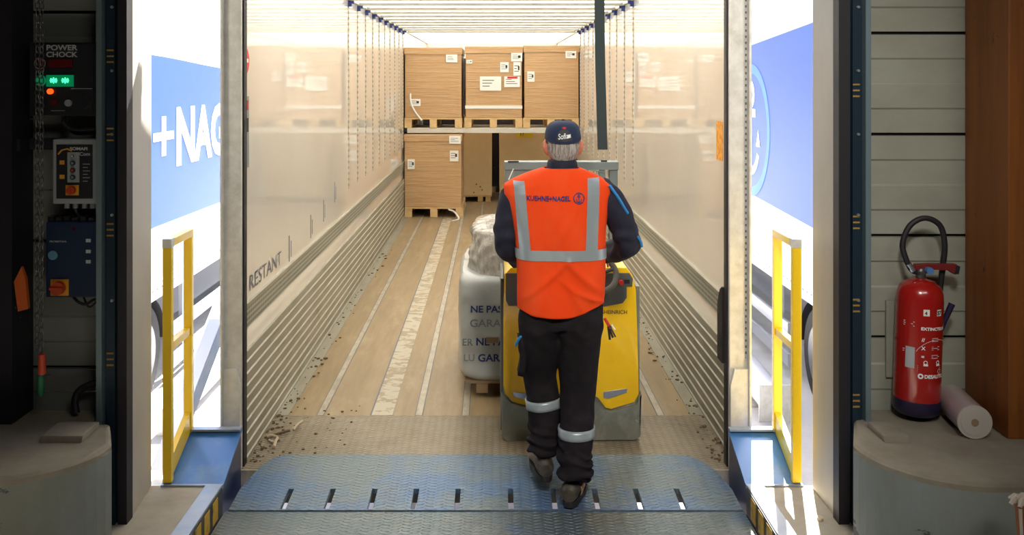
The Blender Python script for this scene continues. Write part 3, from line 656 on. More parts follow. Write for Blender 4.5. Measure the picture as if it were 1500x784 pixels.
# crates on feet behind
def crate(x0, x1, label):
    t = thing('crate', label, 'crate', ((x0 + x1) / 2, 15.6, 0), 'plain crates on feet below the beam')
    q = MB(); q.box(x0, x1, 15.1, 16.2, 0.11, 1.17); q.build('crate_body', M['carton_plain'], t, bevel=0.006)
    q = MB(); q.box(x0, x1, 15.09, 16.2, 0.085, 0.11); q.build('base_board', M['pallet_wood'], t)
    for xx in (x0 + 0.02, (x0 + x1) / 2 + 0.2 * 0 + 0.2, x1 - 0.10):
        q = MB(); q.box(xx, xx + 0.08, 15.1, 16.2, 0.004, 0.085); q.build('foot', M['pallet_wood'], t)
    return t
c1 = crate(-0.86, -0.015, 'plain tan crate on feet beside the lower carton')
c2 = crate(0.105, 1.15, 'plain tan crate on feet with a yellow label, behind the worker')
t = thing('gap_dark_block', 'added dark block that darkens the gaps behind the tan crates and upper cartons', 'crate', (0, 17, 0))  # added block; its dark colour stands in for shade between the cargo
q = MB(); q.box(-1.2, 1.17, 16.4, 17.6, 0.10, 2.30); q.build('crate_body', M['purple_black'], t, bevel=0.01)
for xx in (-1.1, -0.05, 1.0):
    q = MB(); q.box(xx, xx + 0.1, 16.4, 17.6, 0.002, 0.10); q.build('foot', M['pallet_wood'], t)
q = MB(); q.box(0.37, 0.63, 15.094, 15.096, 1.02, 1.15); q.build('yellow_label', M['yellow_paper'], c2)
q = MB(); put_text(q, '? ?', 0.06, lambda u, v: (0.43 + u, 15.092, 1.05 + v), 0.003); q.build('print', M['ink'], c2)
q = MB()
for x, z in ((-0.17, 0.19), (-0.3, 0.15), (-0.26, 0.28), (-0.2, 0.24)): q.lathe([(0.012, -0.002), (0.012, 0.001)], (x, 15.097, z), 'y', 8)
q.build('knot', M['under'], c1)

# ================================================================== NEIGHBOURING TRAILERS, YARD
def wheel(t, x, y, side, r=0.5):
    q = MB(); w = 0.30
    prof = [(0.30, 0.02), (0.46, 0.0), (0.49, 0.03), (r, 0.07), (r, w - 0.07), (0.49, w - 0.03), (0.46, w), (0.30, w - 0.02)]
    q.lathe([(a, -side * h if side > 0 else h) for a, h in prof] if True else prof, (x, y, -1.2 + r), 'x', 40, caps=False)
    wo = q.build('wheel', M['tyre'], t, smooth=True)
    # rim face looks along the side of the trailer that faces us
    d = 1 if side > 0 else -1
    q = MB(); q.lathe([(0.305, d * 0.012), (0.295, d * 0.0), (0.27, -d * 0.06), (0.20, -d * 0.10), (0.16, -d * 0.05), (0.12, -d * 0.01), (0.10, d * 0.03), (0.02, d * 0.035)], (x, y, -1.2 + r), 'x', 32); rim = q.build('rim', M['rim'], wo, smooth=True)
    q = MB()
    for k in range(10):
        a = 2 * PI * k / 10; q.lathe([(0.016, -d * 0.08), (0.016, -d * 0.02)], (x, y + 0.185 * math.cos(a), -1.2 + r + 0.185 * math.sin(a)), 'x', 6)
    q.build('wheel_nut', M['bolt'], rim)
    q = MB()
    for k in range(10):
        a = 2 * PI * (k + .5) / 10; q.lathe([(0.022, -d * 0.07), (0.022, -d * 0.062)], (x, y + 0.245 * math.cos(a), -1.2 + r + 0.245 * math.sin(a)), 'x', 8)
    q.build('rim_hole', M['black'], rim)
def neighbour(side, xs, label):
    """xs: plane of the side that faces our trailer"""
    t = thing('parked_trailer', label, 'trailer', (xs + side * 1.27, 4.8, -1.2), 'blue trailers on the neighbouring bays')
    xo = xs + side * 2.54; a, c = min(xs, xo), max(xs, xo); e = -side * 0.003
    q = MB(); q.box(a, c, 4.8, 18.3, -0.12, 2.75); q.build('body', M['white_vinyl'], t)
    # blue field with a sweeping upper edge and rising lower edge, in vinyl on the side
    ya, yb = 4.9, 18.2; n = 40; vs = []; fs = []
    for i in range(n + 1):
        y = ya + (yb - ya) * i / n
        if side < 0: top = 2.12 + 0.05 * math.sin(y * 0.9) - 0.004 * (y - 10); bot = 0.49 - 0.018 * (y - 9.3)
        else: top = 2.18 + 0.07 * (9.3 - y) * 0.9 + 0.28; bot = 0.52 + 0.03 * (y - 9.3)
        vs += [(xs + e, y, bot), (xs + e, y, min(top, 2.7))]
    for i in range(n): fs.append((2 * i, 2 * i + 2, 2 * i + 3, 2 * i + 1))
    MB().add(vs, fs).build('blue_field', M['kn_blue'], t)
    q = MB(); q.box(min(xs, xs - side * 0.012), max(xs, xs - side * 0.012), 4.8, 18.3, -0.22, -0.06); sk = q.build('side_rail', M['white_vinyl'], t)
    q = MB()
    q.box(min(xs, xs - side * 0.0135), max(xs, xs - side * 0.0135), 5, 18, -0.16, -0.11); q.build('hole_row', M['rail_holes'], sk)
    q = MB(); q.box(a + 0.35, c - 0.35, 5, 18, -0.75, -0.22); q.build('chassis', M['under'], t)
    for y in ((9.10, 7.79, 6.48) if side < 0 else (9.0, 7.69, 6.38)):
        wheel(t, xs + side * 0.03, y, -side)
        q = MB(); q.grid(lambda u, v: (xs + side * (0.02 + 0.34 * v), y + 0.60 * math.cos(PI * (0.02 + 0.96 * u)), -0.72 + 0.56 * math.sin(PI * (0.02 + 0.96 * u))), 20, 2); q.build('mudguard', M['black'], t, smooth=True)
    for z in (-0.66, -0.98) :
        q = MB(); q.bar((xs + side * 0.02, 9.9, z), (xs + side * 0.02, 15.5, z), 0.03, 0.13); q.build('side_guard', M['guard'], t)
    for y in (10.3, 12.2, 14.6):
        q = MB(); q.box(min(xs + side * 0.035, xs + side * 0.08), max(xs + side * 0.035, xs + side * 0.08), y - 0.03, y + 0.03, -1.0, -0.22); q.build('guard_bracket', M['guard'], t)
    return t, e
tl, e = neighbour(-1, -3.3, 'blue trailer with white lettering parked on the left bay')
q = MB(); vs, fs = text2d('KUEHNE', 0.80, 0.02); wK = max(v[0] for v in vs)
put_text(q, '+', 0.80, lambda u, v: (-3.3 + 0.006, 9.22 + u * 1.5, 1.08 + v), 0.01, 1.0)
put_text(q, 'NAGEL', 0.80, lambda u, v: (-3.3 + 0.006, 9.93 + u * 1.06, 1.06 + v), 0.036)
put_text(q, 'KUEHNE', 0.80, lambda u, v: (-3.3 + 0.006, 9.15 - wK * 1.06 + u * 1.06, 1.06 + v), 0.036)
q.build('lettering', M['print_white'], tl)
tr_, e = neighbour(1, 3.05, 'blue trailer with a large round emblem parked on the right bay')
fn = lambda u, v: (3.05 - 0.006, 11.28 - u, 1.34 + v)
q = MB(); ring2d(q, fn, 0, 0, 0.72, 0.11, n=64); q.build('emblem_ring', M['pale_blue_print'], tr_)
q = MB(); anchor(q, fn, 1.15); q.build('emblem_anchor', M['print_white'], tr_)
# wheel guides on the yard
def guide(pts, r, label):
    t = thing('wheel_guide', label, 'wheel guide', tuple(pts[0][:2]) + (-1.2,), 'wheel guides on the yard')
    q = MB(); q.tube(pts, r, 14); q.build('guide_tube', M['guard'], t, smooth=True)
    q = MB(); p = Vector(pts[0]); q.box(p.x - r * 1.05, p.x + r * 1.05, p.y - 0.02, p.y, -1.2, p.z + r * 1.1); q.build('end_flange', M['galv'], t)
    for f in (0.08, 0.9):
        p = Vector(pts[0]).lerp(Vector(pts[-1]), f); q = MB(); q.box(p.x - 0.12, p.x + 0.12, p.y - 0.12, p.y + 0.12, -1.2, -1.185); q.build('foot_plate', M['galv'], t)
guide([(2.58, 8.75, -1.02), (2.6, 11.0, -1.02), (2.6, 15, -1.02)], 0.14, 'thick pale tube wheel guide on the ground right of the trailer')
guide([(-2.85, 8.4, -1.06), (-2.85, 14, -1.06)], 0.09, 'pale tube wheel guide on the ground left of the trailer')
def strut(p, q_, w, h, label):
    t = thing('steel_brace', label, 'brace', (p[0], p[1], -1.2), 'slanting blue-grey braces in the yard')
    q = MB(); q.bar(p, q_, w, h); q.build('brace_beam', M['guard'], t)
    q = MB(); q.bar((p[0] + w * 0.52, p[1], p[2]), (q_[0] + w * 0.52, q_[1], q_[2]), w * 0.1, h * 1.1); q.build('blue_edge', M['grey_blue'], t)
    q = MB(); q.box(p[0] - 0.11, p[0] + 0.11, p[1] - 0.11, p[1] + 0.11, -1.2, -1.18); q.build('foot_plate', M['galv'], t)
strut((-2.58, 7.4, -1.12), (-2.36, 8.2, -0.15), 0.12, 0.10, 'near slanting blue-grey steel brace left of the trailer')
strut((-3.1, 9.9, -1.12), (-3.02, 11.4, -0.18), 0.13, 0.10, 'far slanting blue-grey steel brace left of the trailer')

# ================================================================== CONTROL BOXES ON THE LEFT
def P(px, py, Y): return ((px - 722) * Y / 1400, 1.92 - (py - 118) * Y / 1400)   # photo measure -> metres on the wall
Yc = 3.92
def wx(px, Y=Yc): return P(px, 0, Y)[0]
def wz(py, Y=Yc): return P(0, py, Y)[1]
def wtext(mb, s, px, py, h, xs=1.0, bold=0.0005, dy=-0.003, Y=Yc, align='LEFT'):
    x, z = P(px, py, Y); return put_text(mb, s, h, lambda u, v: (x + u, Y + dy, z + v), bold, xs, align)
def wbox(mb, x0, x1, y0, y1, d0, d1, Y=Yc): mb.box(wx(x0, Y), wx(x1, Y), Y + d0, Y + d1, wz(y1, Y), wz(y0, Y)); return mb
def wdisc(mb, px, py, r, d=-0.004, h=0.004, Y=Yc, n=20): x, z = P(px, py, Y); mb.lathe([(r, d), (r, d + h)], (x, Y, z), 'y', n); return mb
t = thing('signal_box', 'black signal box with glowing green lights marked POWER CHOCK', 'control box', (wx(92), 3.98, wz(170)))
wbox(MB(), 42, 146, 62, 170, 0.005, 0.12).build('enclosure', M['black_plastic'], t, bevel=0.006)
wbox(MB(), 46, 136, 65, 166, 0, 0.006).build('front_panel', M['black_plastic'], t)
q = MB(); wtext(q, 'POWER', 68, 73.5, 0.030, 1.22, 0.0008); wtext(q, 'CHOCK', 68, 83.5, 0.030, 1.17, 0.0008); q.build('lettering', M['text_grey'], t)
q = MB(); wdisc(q, 60, 93, 0.022, -0.008, 0.008); wbox(q, 72, 107, 87, 99, -0.008, 0.0); q.build('red_window', M['red_glass'], t)
q = MB(); ring2d(q, lambda u, v: (wx(60) + u, Yc - 0.010, wz(93) + v), 0, 0, 0.022, 0.003, n=20); q.build('window_ring', M['box_grey'], t)
q = MB(); wdisc(q, 60, 118, 0.022, -0.008, 0.008); wbox(q, 69, 108, 110, 127, -0.008, 0); q.build('green_window', M['green_dim'], t)
q = MB()
for cx in (80, 97):
    x, z = P(cx, 118, Yc)
    for a in (35, -35, 90, 0): q.bar((x - 0.015 * math.cos(math.radians(a)), Yc - 0.010, z - 0.012 * math.sin(math.radians(a))), (x + 0.015 * math.cos(math.radians(a)), Yc - 0.010, z + 0.012 * math.sin(math.radians(a))), 0.004, 0.006 if a in (35, -35) else 0.003)
q.build('green_light', M['green_led'], t)
q = MB(); wdisc(q, 74.5, 134, 0.0115, -0.012, 0.012); q.build('orange_light', M['red_led'], t)
q = MB(); wdisc(q, 80, 150, 0.012, -0.006, 0.006); q.build('red_button', M['red_glass'], t)
q = MB(); wdisc(q, 101, 151, 0.014, -0.012, 0.012); q.build('key_switch', M['box_grey'], t)
q = MB(); wdisc(q, 123, 149, 0.028, -0.006, 0.006); q.build('round_cover', M['black_plastic'], t)
q = MB(); wbox(q, 104, 135, 129.5, 130.3, -0.002, 0.0); wbox(q, 75, 95, 162, 162.6, -0.002, 0); q.build('panel_line', M['text_grey'], t)
t = thing('door_control_box', 'pale grey control box with a black panel and four round buttons', 'control box', (wx(110), 3.98, wz(300)))
wbox(MB(), 77, 143, 204, 299, 0.0, 0.12).build('enclosure', M['box_grey'], t, bevel=0.008)
wbox(MB(), 83, 136, 212, 291, -0.003, 0.001).build('front_panel', M['black_plastic'], t)
q = MB(); wtext(q, 'SOMAFI', 103, 220, 0.017, 1.25, 0.0006, -0.005); wtext(q, 'Com', 117, 228, 0.020, 1.1, 0.0003, -0.005)
for k in range(6): wbox(q, 122, 132 - (k % 2) * 3, 240 + k * 5.0, 240.8 + k * 5.0, -0.005, -0.003)
q.build('lettering', M['text_grey'], t)
q = MB(); wbox(q, 100, 117, 223, 267, -0.008, -0.003); q.build('button_strip', M['box_grey'], t)
for k, m in enumerate((M['paper'], M['sky_button'], M['switch_red'], M['sky_button'])):
    q = MB(); wdisc(q, 108.5, 228.5 + k * 10.3, 0.010 if k else 0.004, -0.017, 0.010, n=14); bt = q.build('push_button', M['black_plastic'], t)
    q = MB(); wdisc(q, 108.5, 228.5 + k * 10.3, 0.0055 if k else 0.003, -0.019, 0.003, n=12); q.build('button_cap', m, bt)
for y in (235, 256):
    q = MB(); wbox(q, 88, 95, y, y + 6, -0.005, -0.003); q.build('yellow_symbol', M['switch_yellow'], t)
q = MB(); q.tube([(wx(x), Yc - 0.005, wz(y)) for x, y in ((86, 226), (91, 220), (99, 218), (106, 221))], 0.0035, 6); q.build('yellow_symbol', M['switch_yellow'], t)
q = MB(); wbox(q, 97, 116, 271, 286, -0.006, -0.003); q.build('switch_plate', M['switch_yellow'], t)
q = MB(); wdisc(q, 106.5, 278.5, 0.017, -0.025, 0.02); wbox(q, 105, 108, 274, 283, -0.032, -0.02); q.build('rotary_switch', M['switch_red'], t)
for px in (92, 104, 118, 130):
    q = MB(); x, z = P(px, 299, Yc); q.tube([(x, 3.96, z), (x, 3.96, z - 0.022)], 0.011, 10); q.build('cable_gland', M['box_grey'], t)
t = thing('dark_blue_control_box', 'dark blue control box with a square yellow and red switch', 'control box', (wx(106), 3.98, wz(437)))
wbox(MB(), 67, 146, 325, 436, 0.0, 0.12).build('enclosure', M['ctrl_blue'], t, bevel=0.008)
q = MB()
for k in range(6): wbox(q, 68 + k * 12, 76 + k * 12, 318 + (k % 2) * 2, 327, 0.01, 0.06)
q.build('top_clip', M['black_plastic'], t)
q = MB(); wdisc(q, 78, 374, 0.019, -0.006, 0.006); q.build('round_button', M['sky_button'], t)
q = MB(); wtext(q, 'PROMSTAHL', 73, 355, 0.010, 1.25, 0.0002)
for y in (350, 366, 381):
    q2 = MB(); wbox(q2, 126, 133, y, y + 5, -0.002, 0.0); q2.build('key_symbol', M['text_grey'], t)
q.build('lettering', M['text_grey'], t)
q = MB(); wdisc(q, 108, 335, 0.006, -0.006, 0.006); q.build('red_lamp', M['red_glass'], t)
q = MB(); wbox(q, 75, 101, 409, 433, -0.006, 0.0); q.build('switch_plate', M['switch_yellow'], t)
q = MB(); wdisc(q, 88, 421, 0.027, -0.03, 0.024); wbox(q, 78, 98, 419, 423, -0.038, -0.028); q.build('rotary_switch', M['switch_red'], t)
# cables
def cable(pts, r, label, m='black'):
    q = MB(); q.tube(smooth_path([(wx(a), d, wz(b_)) for a, b_, d in pts], 6), r, 8); tag(q.build('cable', M[m], smooth=True), label, 'cable', 'cables by the control boxes')
cable([(83, 170, 3.98), (88, 185, 3.97), (105, 192, 3.97), (125, 190, 3.97), (147, 191, 3.97)], 0.008, 'thick cable bending right below the lit signal box')
cable([(86, 170, 3.99), (95, 195, 3.99), (120, 197, 3.99), (147, 195, 3.99)], 0.006, 'thinner cable under the thick one below the signal box')
cable([(104, 306, 3.96), (107, 318, 3.97), (122, 324, 3.97), (142, 322, 3.98)], 0.007, 'cable looping below the pale grey control box')
cable([(96, 437, 3.98), (106, 446, 3.97), (118, 450, 3.97), (130, 444, 3.98), (146, 446, 3.98)], 0.006, 'cable loop under the dark blue control box')
cable([(110, 437, 3.99), (122, 455, 3.98), (138, 440, 3.98)], 0.004, 'thin loop of wire under the dark blue control box')
q = MB(); q.tube(smooth_path([(wx(147), 4.0, wz(567)), (wx(128), 3.97, wz(568)), (wx(110), 3.96, wz(577)), (wx(105), 3.95, wz(592)), (wx(109), 3.94, 0.547)], 8), 0.014, 12)
tag(q.build('black_hose', M['black'], smooth=True), 'short black hose bending down onto the left concrete block', 'hose')
# chains with pull handles
def chain(px, y0, y1, label, Y, x1=None):
    q = MB(); z0, z1 = wz(y0, Y), wz(y1, Y); xa = wx(px, Y); xb = wx(x1 if x1 else px, Y); L = 0.032; n = int((z0 - z1) / (L * 0.78)); k = 0
    for i in range(n):
        f = i / n; x = xa + (xb - xa) * f; z = z0 - (i + 0.5) * L * 0.78
        pts = []
        for j in range(9):
            a = 2 * PI * j / 8; u = 0.0085 * math.cos(a); v = L / 2 * math.sin(a)
            pts.append((x + (u if i % 2 else u * 0.25), Y + (0 if i % 2 else u), z + v))
        q.tube(pts, 0.0022, 5, cap=False)
    return tag(q.build('chain', M['chain'], smooth=True), label, 'chain', 'pull chains on the left')
chain(55, -60, 521, 'hanging steel pull chain, left strand beside the boxes', 3.84, 54)
chain(61, -60, 519, 'hanging steel pull chain, right strand over the signal box', 3.82, 60.5)
t = thing('pull_handle', 'red pull handle at the end of the chain', 'handle', (wx(61, 3.82), 3.82, wz(548, 3.82)))
q = MB(); x = wx(61.5, 3.82); q.lathe([(0.006, wz(518, 3.82) - wz(548, 3.82)), (0.013, 0.078), (0.016, 0.0), (0.005, -0.002)], (x, 3.82, wz(548, 3.82)), 'z', 14); q.build('grip', M['red_handle'], t, smooth=True)
q = MB(); q.bar((x - 0.005, 3.815, wz(548.5, 3.82)), (x + 0.035, 3.815, wz(548.5, 3.82)), 0.004, 0.004); q.build('pin', M['chain'], t)
q = MB(); q.lathe([(0.011, 0), (0.015, 0.01), (0.014, 0.085), (0.006, 0.09)], (wx(59.5, 3.84), 3.84, wz(580, 3.84)), 'z', 14); tag(q.build('pull_handle', M['green_handle'], smooth=True), 'green pull handle hanging just below the red one', 'handle')
q = MB(); q.prism([(wx(20, 3.83), wz(413, 3.83)), (wx(26, 3.83), wz(457, 3.83)), (wx(41, 3.83), wz(453, 3.83)), (wx(37, 3.83), wz(408, 3.83)), (wx(31, 3.83), wz(391, 3.83))], 'y', 3.83, 3.85)
tag(q.build('orange_tag', M['orange_tag'], bevel=0.003), 'orange plastic tag hanging on the dark column', 'tag')
q = MB(); wbox(q, 30, 86, 204, 221, 0.06, 0.10); q.box(-1.955, -1.93, 3.9, 4.0, wz(221), wz(204)); tag(q.build('wall_bracket', M['purple_black']), 'dark steel bracket from the left column behind the chains', 'bracket')

# ================================================================== EXTINGUISHER, ROLL, STAKE
ex, ey, ez = 1.742, 3.935, 0.556
tilt = Matrix.Rotation(math.radians(1.9), 3, 'Y')
t = thing('fire_extinguisher', 'red fire extinguisher with a looped black hose on the right wall', 'fire extinguisher', (ex, ey, ez))
E = lambda x, y, z: tuple(Vector((ex, ey, ez)) + tilt @ Vector((x, y, z)))
R = 0.0915
q = MB(); q.lathe([(R * 0.9, 0.05), (R, 0.06), (R, 0.47), (R * 0.97, 0.495), (R * 0.86, 0.52), (R * 0.6, 0.54), (R * 0.3, 0.548), (0.018, 0.552)], (ex, ey, ez), 'z', 48, tilt); q.build('cylinder', M['red_ext'], t, smooth=True)
q = MB(); q.lathe([(R * 0.85, 0.0), (R * 0.95, 0.008), (R * 1.01, 0.02), (R * 1.01, 0.062)], (ex, ey, ez), 'z', 48, tilt); q.build('base_ring', M['dark_violet'], t, smooth=True)
q = MB(); q.lathe([(0.018, 0.548), (0.020, 0.556), (0.020, 0.585), (0.012, 0.595)], (ex, ey, ez), 'z', 20, tilt); q.lathe([(0.024, 0.568), (0.024, 0.58)], (ex, ey, ez), 'z', 6, tilt); q.build('valve', M['chain'], t, smooth=True)
q = MB(); q.prism([(0.0 - 0.03, 0.585), (-0.025, 0.608), (0.02, 0.612), (0.14, 0.615), (0.15, 0.606), (0.148, 0.578), (0.13, 0.574), (0.11, 0.588), (0.02, 0.588)], 'y', -0.014, 0.014); q.v = [Vector(E(*v)) for v in q.v]
q.build('carry_handle', M['handle_red'], t, bevel=0.004)
q = MB(); q.prism([(0.132, 0.573), (0.15, 0.575), (0.155, 0.606), (0.14, 0.612)], 'y', -0.016, 0.016); q.v = [Vector(E(*v)) for v in q.v]; q.build('handle_tip', M['black_plastic'], t)
q = MB(); q.lathe([(0.014, -0.012), (0.014, 0.012)], E(0.022, -0.028, 0.588), 'y', 16); q.build('blue_cap', M['blue_paint'], t, smooth=True)
q = MB(); hp = smooth_path([E(-0.01, 0, 0.575), E(-0.04, -0.005, 0.585), E(-0.065, -0.005, 0.63), E(-0.078, 0, 0.69), E(-0.05, 0, 0.765), E(0.01, 0, 0.798), E(0.075, 0.005, 0.77), E(0.10, 0.01, 0.69), E(0.10, 0.02, 0.60), E(0.095, 0.03, 0.48), E(0.092, 0.035, 0.36)], 8)
q.tube(hp, 0.0115, 12); q.build('hose', M['black'], t, smooth=True)
q = MB(); q.tube([E(-0.035, -0.005, 0.58), E(-0.055, -0.006, 0.61)], 0.013, 12); q.build('hose_ferrule', M['chrome'], t, smooth=True)
q = MB(); q.tube([E(0.087, -0.01, 0.33), E(0.10, -0.01, 0.38), E(0.128, -0.012, 0.452)], [0.007, 0.011, 0.013], 12); q.build('nozzle', M['dark_violet'], t, smooth=True)
def cyl(u0, v0, off=0.0012):
    return lambda u, v: E((R + off) * math.sin((u + u0) / R - 0.05), -(R + off) * math.cos((u + u0) / R - 0.05), v + v0)
q = MB()
put_text(q, 'EXTINCTEUR', 0.0165, cyl(-0.026, 0.358), 0.0006, 1.12)
put_text(q, 'DESAUTEL', 0.020, cyl(-0.008, 0.165), 0.0008, 1.0)
for k in range(3):
    for j in range(3): quad2d(q, cyl(0.018, 0), 0, 0.03 + 0.008 * ((k + j) % 2), 0.325 - k * 0.034 - j * 0.006, 0.3265 - k * 0.034 - j * 0.006)
    put_text(q, ('//', 'X', '=')[k], 0.020, cyl(-0.022, 0.312 - k * 0.034), 0.0005)
for j in range(4): quad2d(q, cyl(-0.035, 0), 0, 0.10, 0.212 - j * 0.007, 0.2135 - j * 0.007)
for j in range(5): quad2d(q, cyl(-0.095, 0), 0, 0.045 - 0.006 * (j % 2), 0.385 - j * 0.008 - (0.09 if j > 2 else 0), 0.387 - j * 0.008 - (0.09 if j > 2 else 0))
ring2d(q, cyl(0.0, 0.22), 0.045, 0, 0.10, 0.0012, 60, 150, 12)
for cx in (-0.005, 0.05): ring2d(q, cyl(cx, 0.228), 0, 0, 0.007, 0.003, n=10); quad2d(q, cyl(cx, 0.228), -0.008, 0.01, -0.014, -0.006)
ring2d(q, cyl(0.06, 0.192), 0, 0, 0.009, 0.0015, n=12)
ring2d(q, cyl(-0.022, 0.172), 0, 0, 0.008, 0.006, n=12)
q.build('lettering', M['print_white'], t)
q = MB()
for a in (-0.018, 0.038): quad2d(q, cyl(a, 0), -0.001, 0.023, 0.415, 0.441)
q.build('number_plate', M['paper'], t)
q = MB(); put_text(q, '57', 0.022, cyl(0.0382, 0.4205, 0.0022), 0.001, 0.92); put_text(q, '4', 0.018, cyl(-0.013, 0.421, 0.0022), 0.001, 0.9); q.build('number', M['ink'], t)
q = MB(); n_ = 4
for i in range(n_): quad2d(q, cyl(-0.082 + i * 0.009, 0), 0, 0.009, 0.20, 0.285)
q.build('inspection_label', M['text_grey'], t)
q = MB(); q.box(ex - 0.02, ex + 0.02, ey + R - 0.004, 4.029, ez + 0.42, ez + 0.45); q.build('hanger', M['chain'], t)
q = MB(); q.box(wx(1297, 4.04), wx(1330, 4.04), 4.03, 4.046, wz(552, 4.04), wz(440, 4.04)); tag(q.build('back_plate', M['panel'], bevel=0.002), 'pale rectangular plate on the wall behind the extinguisher', 'plate')
# film roll
t = thing('film_roll', 'roll of stretch film lying beside the timber column', 'film roll', (1.88, 3.85, BT))
a0, a1 = Vector((1.878, 3.70, BT + 0.071)), Vector((1.80 + 0.11, 4.0, BT + 0.066))
a0 = Vector((1.866, 3.70, BT + 0.066)); a1 = Vector((1.902, 3.965, BT + 0.066))
q = MB(); q.tube([a0 + (a1 - a0) * 0.02, a1], 0.0625, 32); q.build('film', M['roll'], t, smooth=True)
dv = (a1 - a0).normalized()
q = MB(); q.tube([a0, a0 + dv * 0.01], 0.0645, 32); q.tube([a0 - dv * 0.002, a0 + dv * 0.01], 0.052, 32); q.build('end_face', M['roll_end'], t, smooth=True)
q = MB(); q.tube([a0 - dv * 0.004, a0 + dv * 0.01], 0.014, 16); q.build('core', M['cardcore'], t)
# stake at the right edge of the picture
t = thing('wooden_stake', 'rusty brown stake with a frayed pale top at the bottom right corner', 'stake', (1.73, 3.1, FZ))
q = MB(); q.tube([(1.735, 3.1, FZ), (1.73, 3.1, 0.40), (1.727, 3.1, 0.55)], [0.022, 0.024, 0.032], 12); q.build('stake_body', M['stake'], t, smooth=True)
q = MB(); rr = random.Random(2)
for k in range(26):
    a = rr.random() * 2 * PI; r = 0.02 + 0.016 * rr.random(); q.tube([(1.727, 3.1, 0.545), (1.727 + r * math.cos(a), 3.1 + r * math.sin(a), 0.555 + 0.015 * rr.random()), (1.727 + 1.35 * r * math.cos(a), 3.1 + 1.35 * r * math.sin(a), 0.545 + 0.01 * rr.random())], [0.011, 0.010, 0.007], 6)
q.tube([(1.70, 3.08, 0.54), (1.702, 3.075, 0.44), (1.712, 3.075, 0.38)], [0.006, 0.005, 0.005], 6)
q.build('frayed_top', M['frayed'], t, smooth=True)

# ================================================================== PALLET TRUCK
TYF = 5.10
def tp(px, py, Y=TYF): return ((px - 722) * Y / 1400, 1.92 - (py - 118) * Y / 1400)
t = thing('pallet_truck', 'yellow electric pallet truck with grey bumper steered by the worker', 'pallet truck', (0.415, 5.35, 0.0))
yl = [tp(*p) for p in ((739, 402), (737, 450), (737, 565), (740, 578), (750, 589), (775, 596), (800, 598), (812, 582), (868, 579), (876, 584), (887, 598), (895, 600), (930, 590), (936, 578), (935, 520), (932, 425), (927, 404), (918, 392), (748, 392))]
q = MB(); q.prism(yl, 'y', TYF, TYF + 0.42); q.build('body_cover', M['truck_yellow'], t, bevel=0.012, smooth=True)
gr = [tp(*p) for p in ((734.5, 574), (735, 636), (740, 644), (850, 646), (932, 641), (938, 634), (939, 580), (934, 560), (900, 560), (740, 555))]
q = MB(); q.prism(gr, 'y', TYF - 0.005, TYF + 0.47)
gr_o = q
# grey skirt sits behind and around the yellow cover, thicker at the foot
q = MB(); q.box(0.05, 0.775, TYF + 0.012, TYF + 0.46, 0.02, 0.30)
lo = [tp(*p) for p in ((734.5, 574), (735, 636), (741, 645), (930, 643), (938, 636), (939, 574), (937, 576), (932, 592), (896, 602), (885, 600), (874, 586), (868, 581), (812, 584), (802, 600), (775, 598), (748, 591), (738, 580))]
q.prism(lo, 'y', TYF - 0.02, TYF + 0.43); q.build('steel_skirt', M['truck_grey'], t, bevel=0.008, smooth=True)
q = MB(); q.box(0.042, 0.056, TYF + 0.01, TYF + 0.45, 0.05, 0.86); q.build('side_trim', M['console_grey'], t)
q = MB(); q.box(0.765, 0.785, TYF + 0.01, TYF + 0.45, 0.05, 0.82); q.build('side_trim', M['truck_grey'], t, bevel=0.004)
# console
q = MB(); cg = [tp(*p) for p in ((741, 400), (741, 440), (745, 448), (840, 450), (885, 449), (912, 444), (918, 436), (918, 420), (926, 420), (927, 408), (922, 400))]
q.prism(cg, 'y', TYF - 0.008, TYF + 0.03); co = q.build('console_panel', M['console_grey'], t, bevel=0.004)
q = MB(); q.lathe([(0.012, -0.03), (0.014, 0.0)], (tp(909, 0)[0], TYF - 0.005, tp(0, 413)[1]), 'y', 14); q.build('red_button', M['red_led'] if False else M['red_print'], co)
q = MB(); q.box(tp(914, 0)[0], tp(922, 0)[0], TYF - 0.014, TYF, tp(0, 415)[1], tp(0, 409)[1]); q.build('key_switch', M['black_plastic'], co)
q = MB(); q.prism([tp(884, 583), tp(884, 574), tp(919, 569), tp(918, 575), tp(890, 584)], 'y', TYF - 0.006, TYF + 0.002); q.build('vent_insert', M['chrome'], t, bevel=0.002)
q = MB(); q.prism([tp(752, 574), tp(752, 580), tp(762, 584), tp(782, 585), tp(782, 577)], 'y', TYF - 0.006, TYF + 0.002); q.build('vent_insert', M['chrome'], t, bevel=0.002)
q = MB(); x, z = tp(919, 460); put_text(q, 'JUNGHEINRICH', 0.029, lambda u, v: (x + u, TYF - 0.0015, z + v), 0.0003, 0.95, 'RIGHT'); q.build('lettering', M['ink'], t)
# steering wheel
sc = Vector((0.548, TYF - 0.10, 0.905)); st_t = Matrix.Rotation(math.radians(-38), 3, 'X')
q = MB(); pts = [sc + st_t @ Vector((0.098 * math.cos(2 * PI * k / 32), -0.0, 0.098 * math.sin(2 * PI * k / 32))) for k in range(33)]; q.tube(pts, 0.0155, 10, cap=False); sw = q.build('steering_wheel', M['console_grey'], t, smooth=True)
q = MB()
for a in (20, 160, 270): q.tube([sc, sc + st_t @ Vector((0.095 * math.cos(math.radians(a)), 0, 0.095 * math.sin(math.radians(a))))], 0.010, 8)
q.lathe([(0.03, -0.012), (0.03, 0.012)], tuple(sc), 'y', 16, st_t); q.tube([sc, (0.548, TYF + 0.02, 0.86)], 0.022, 12); q.build('wheel_hub', M['black_plastic'], sw, smooth=True)
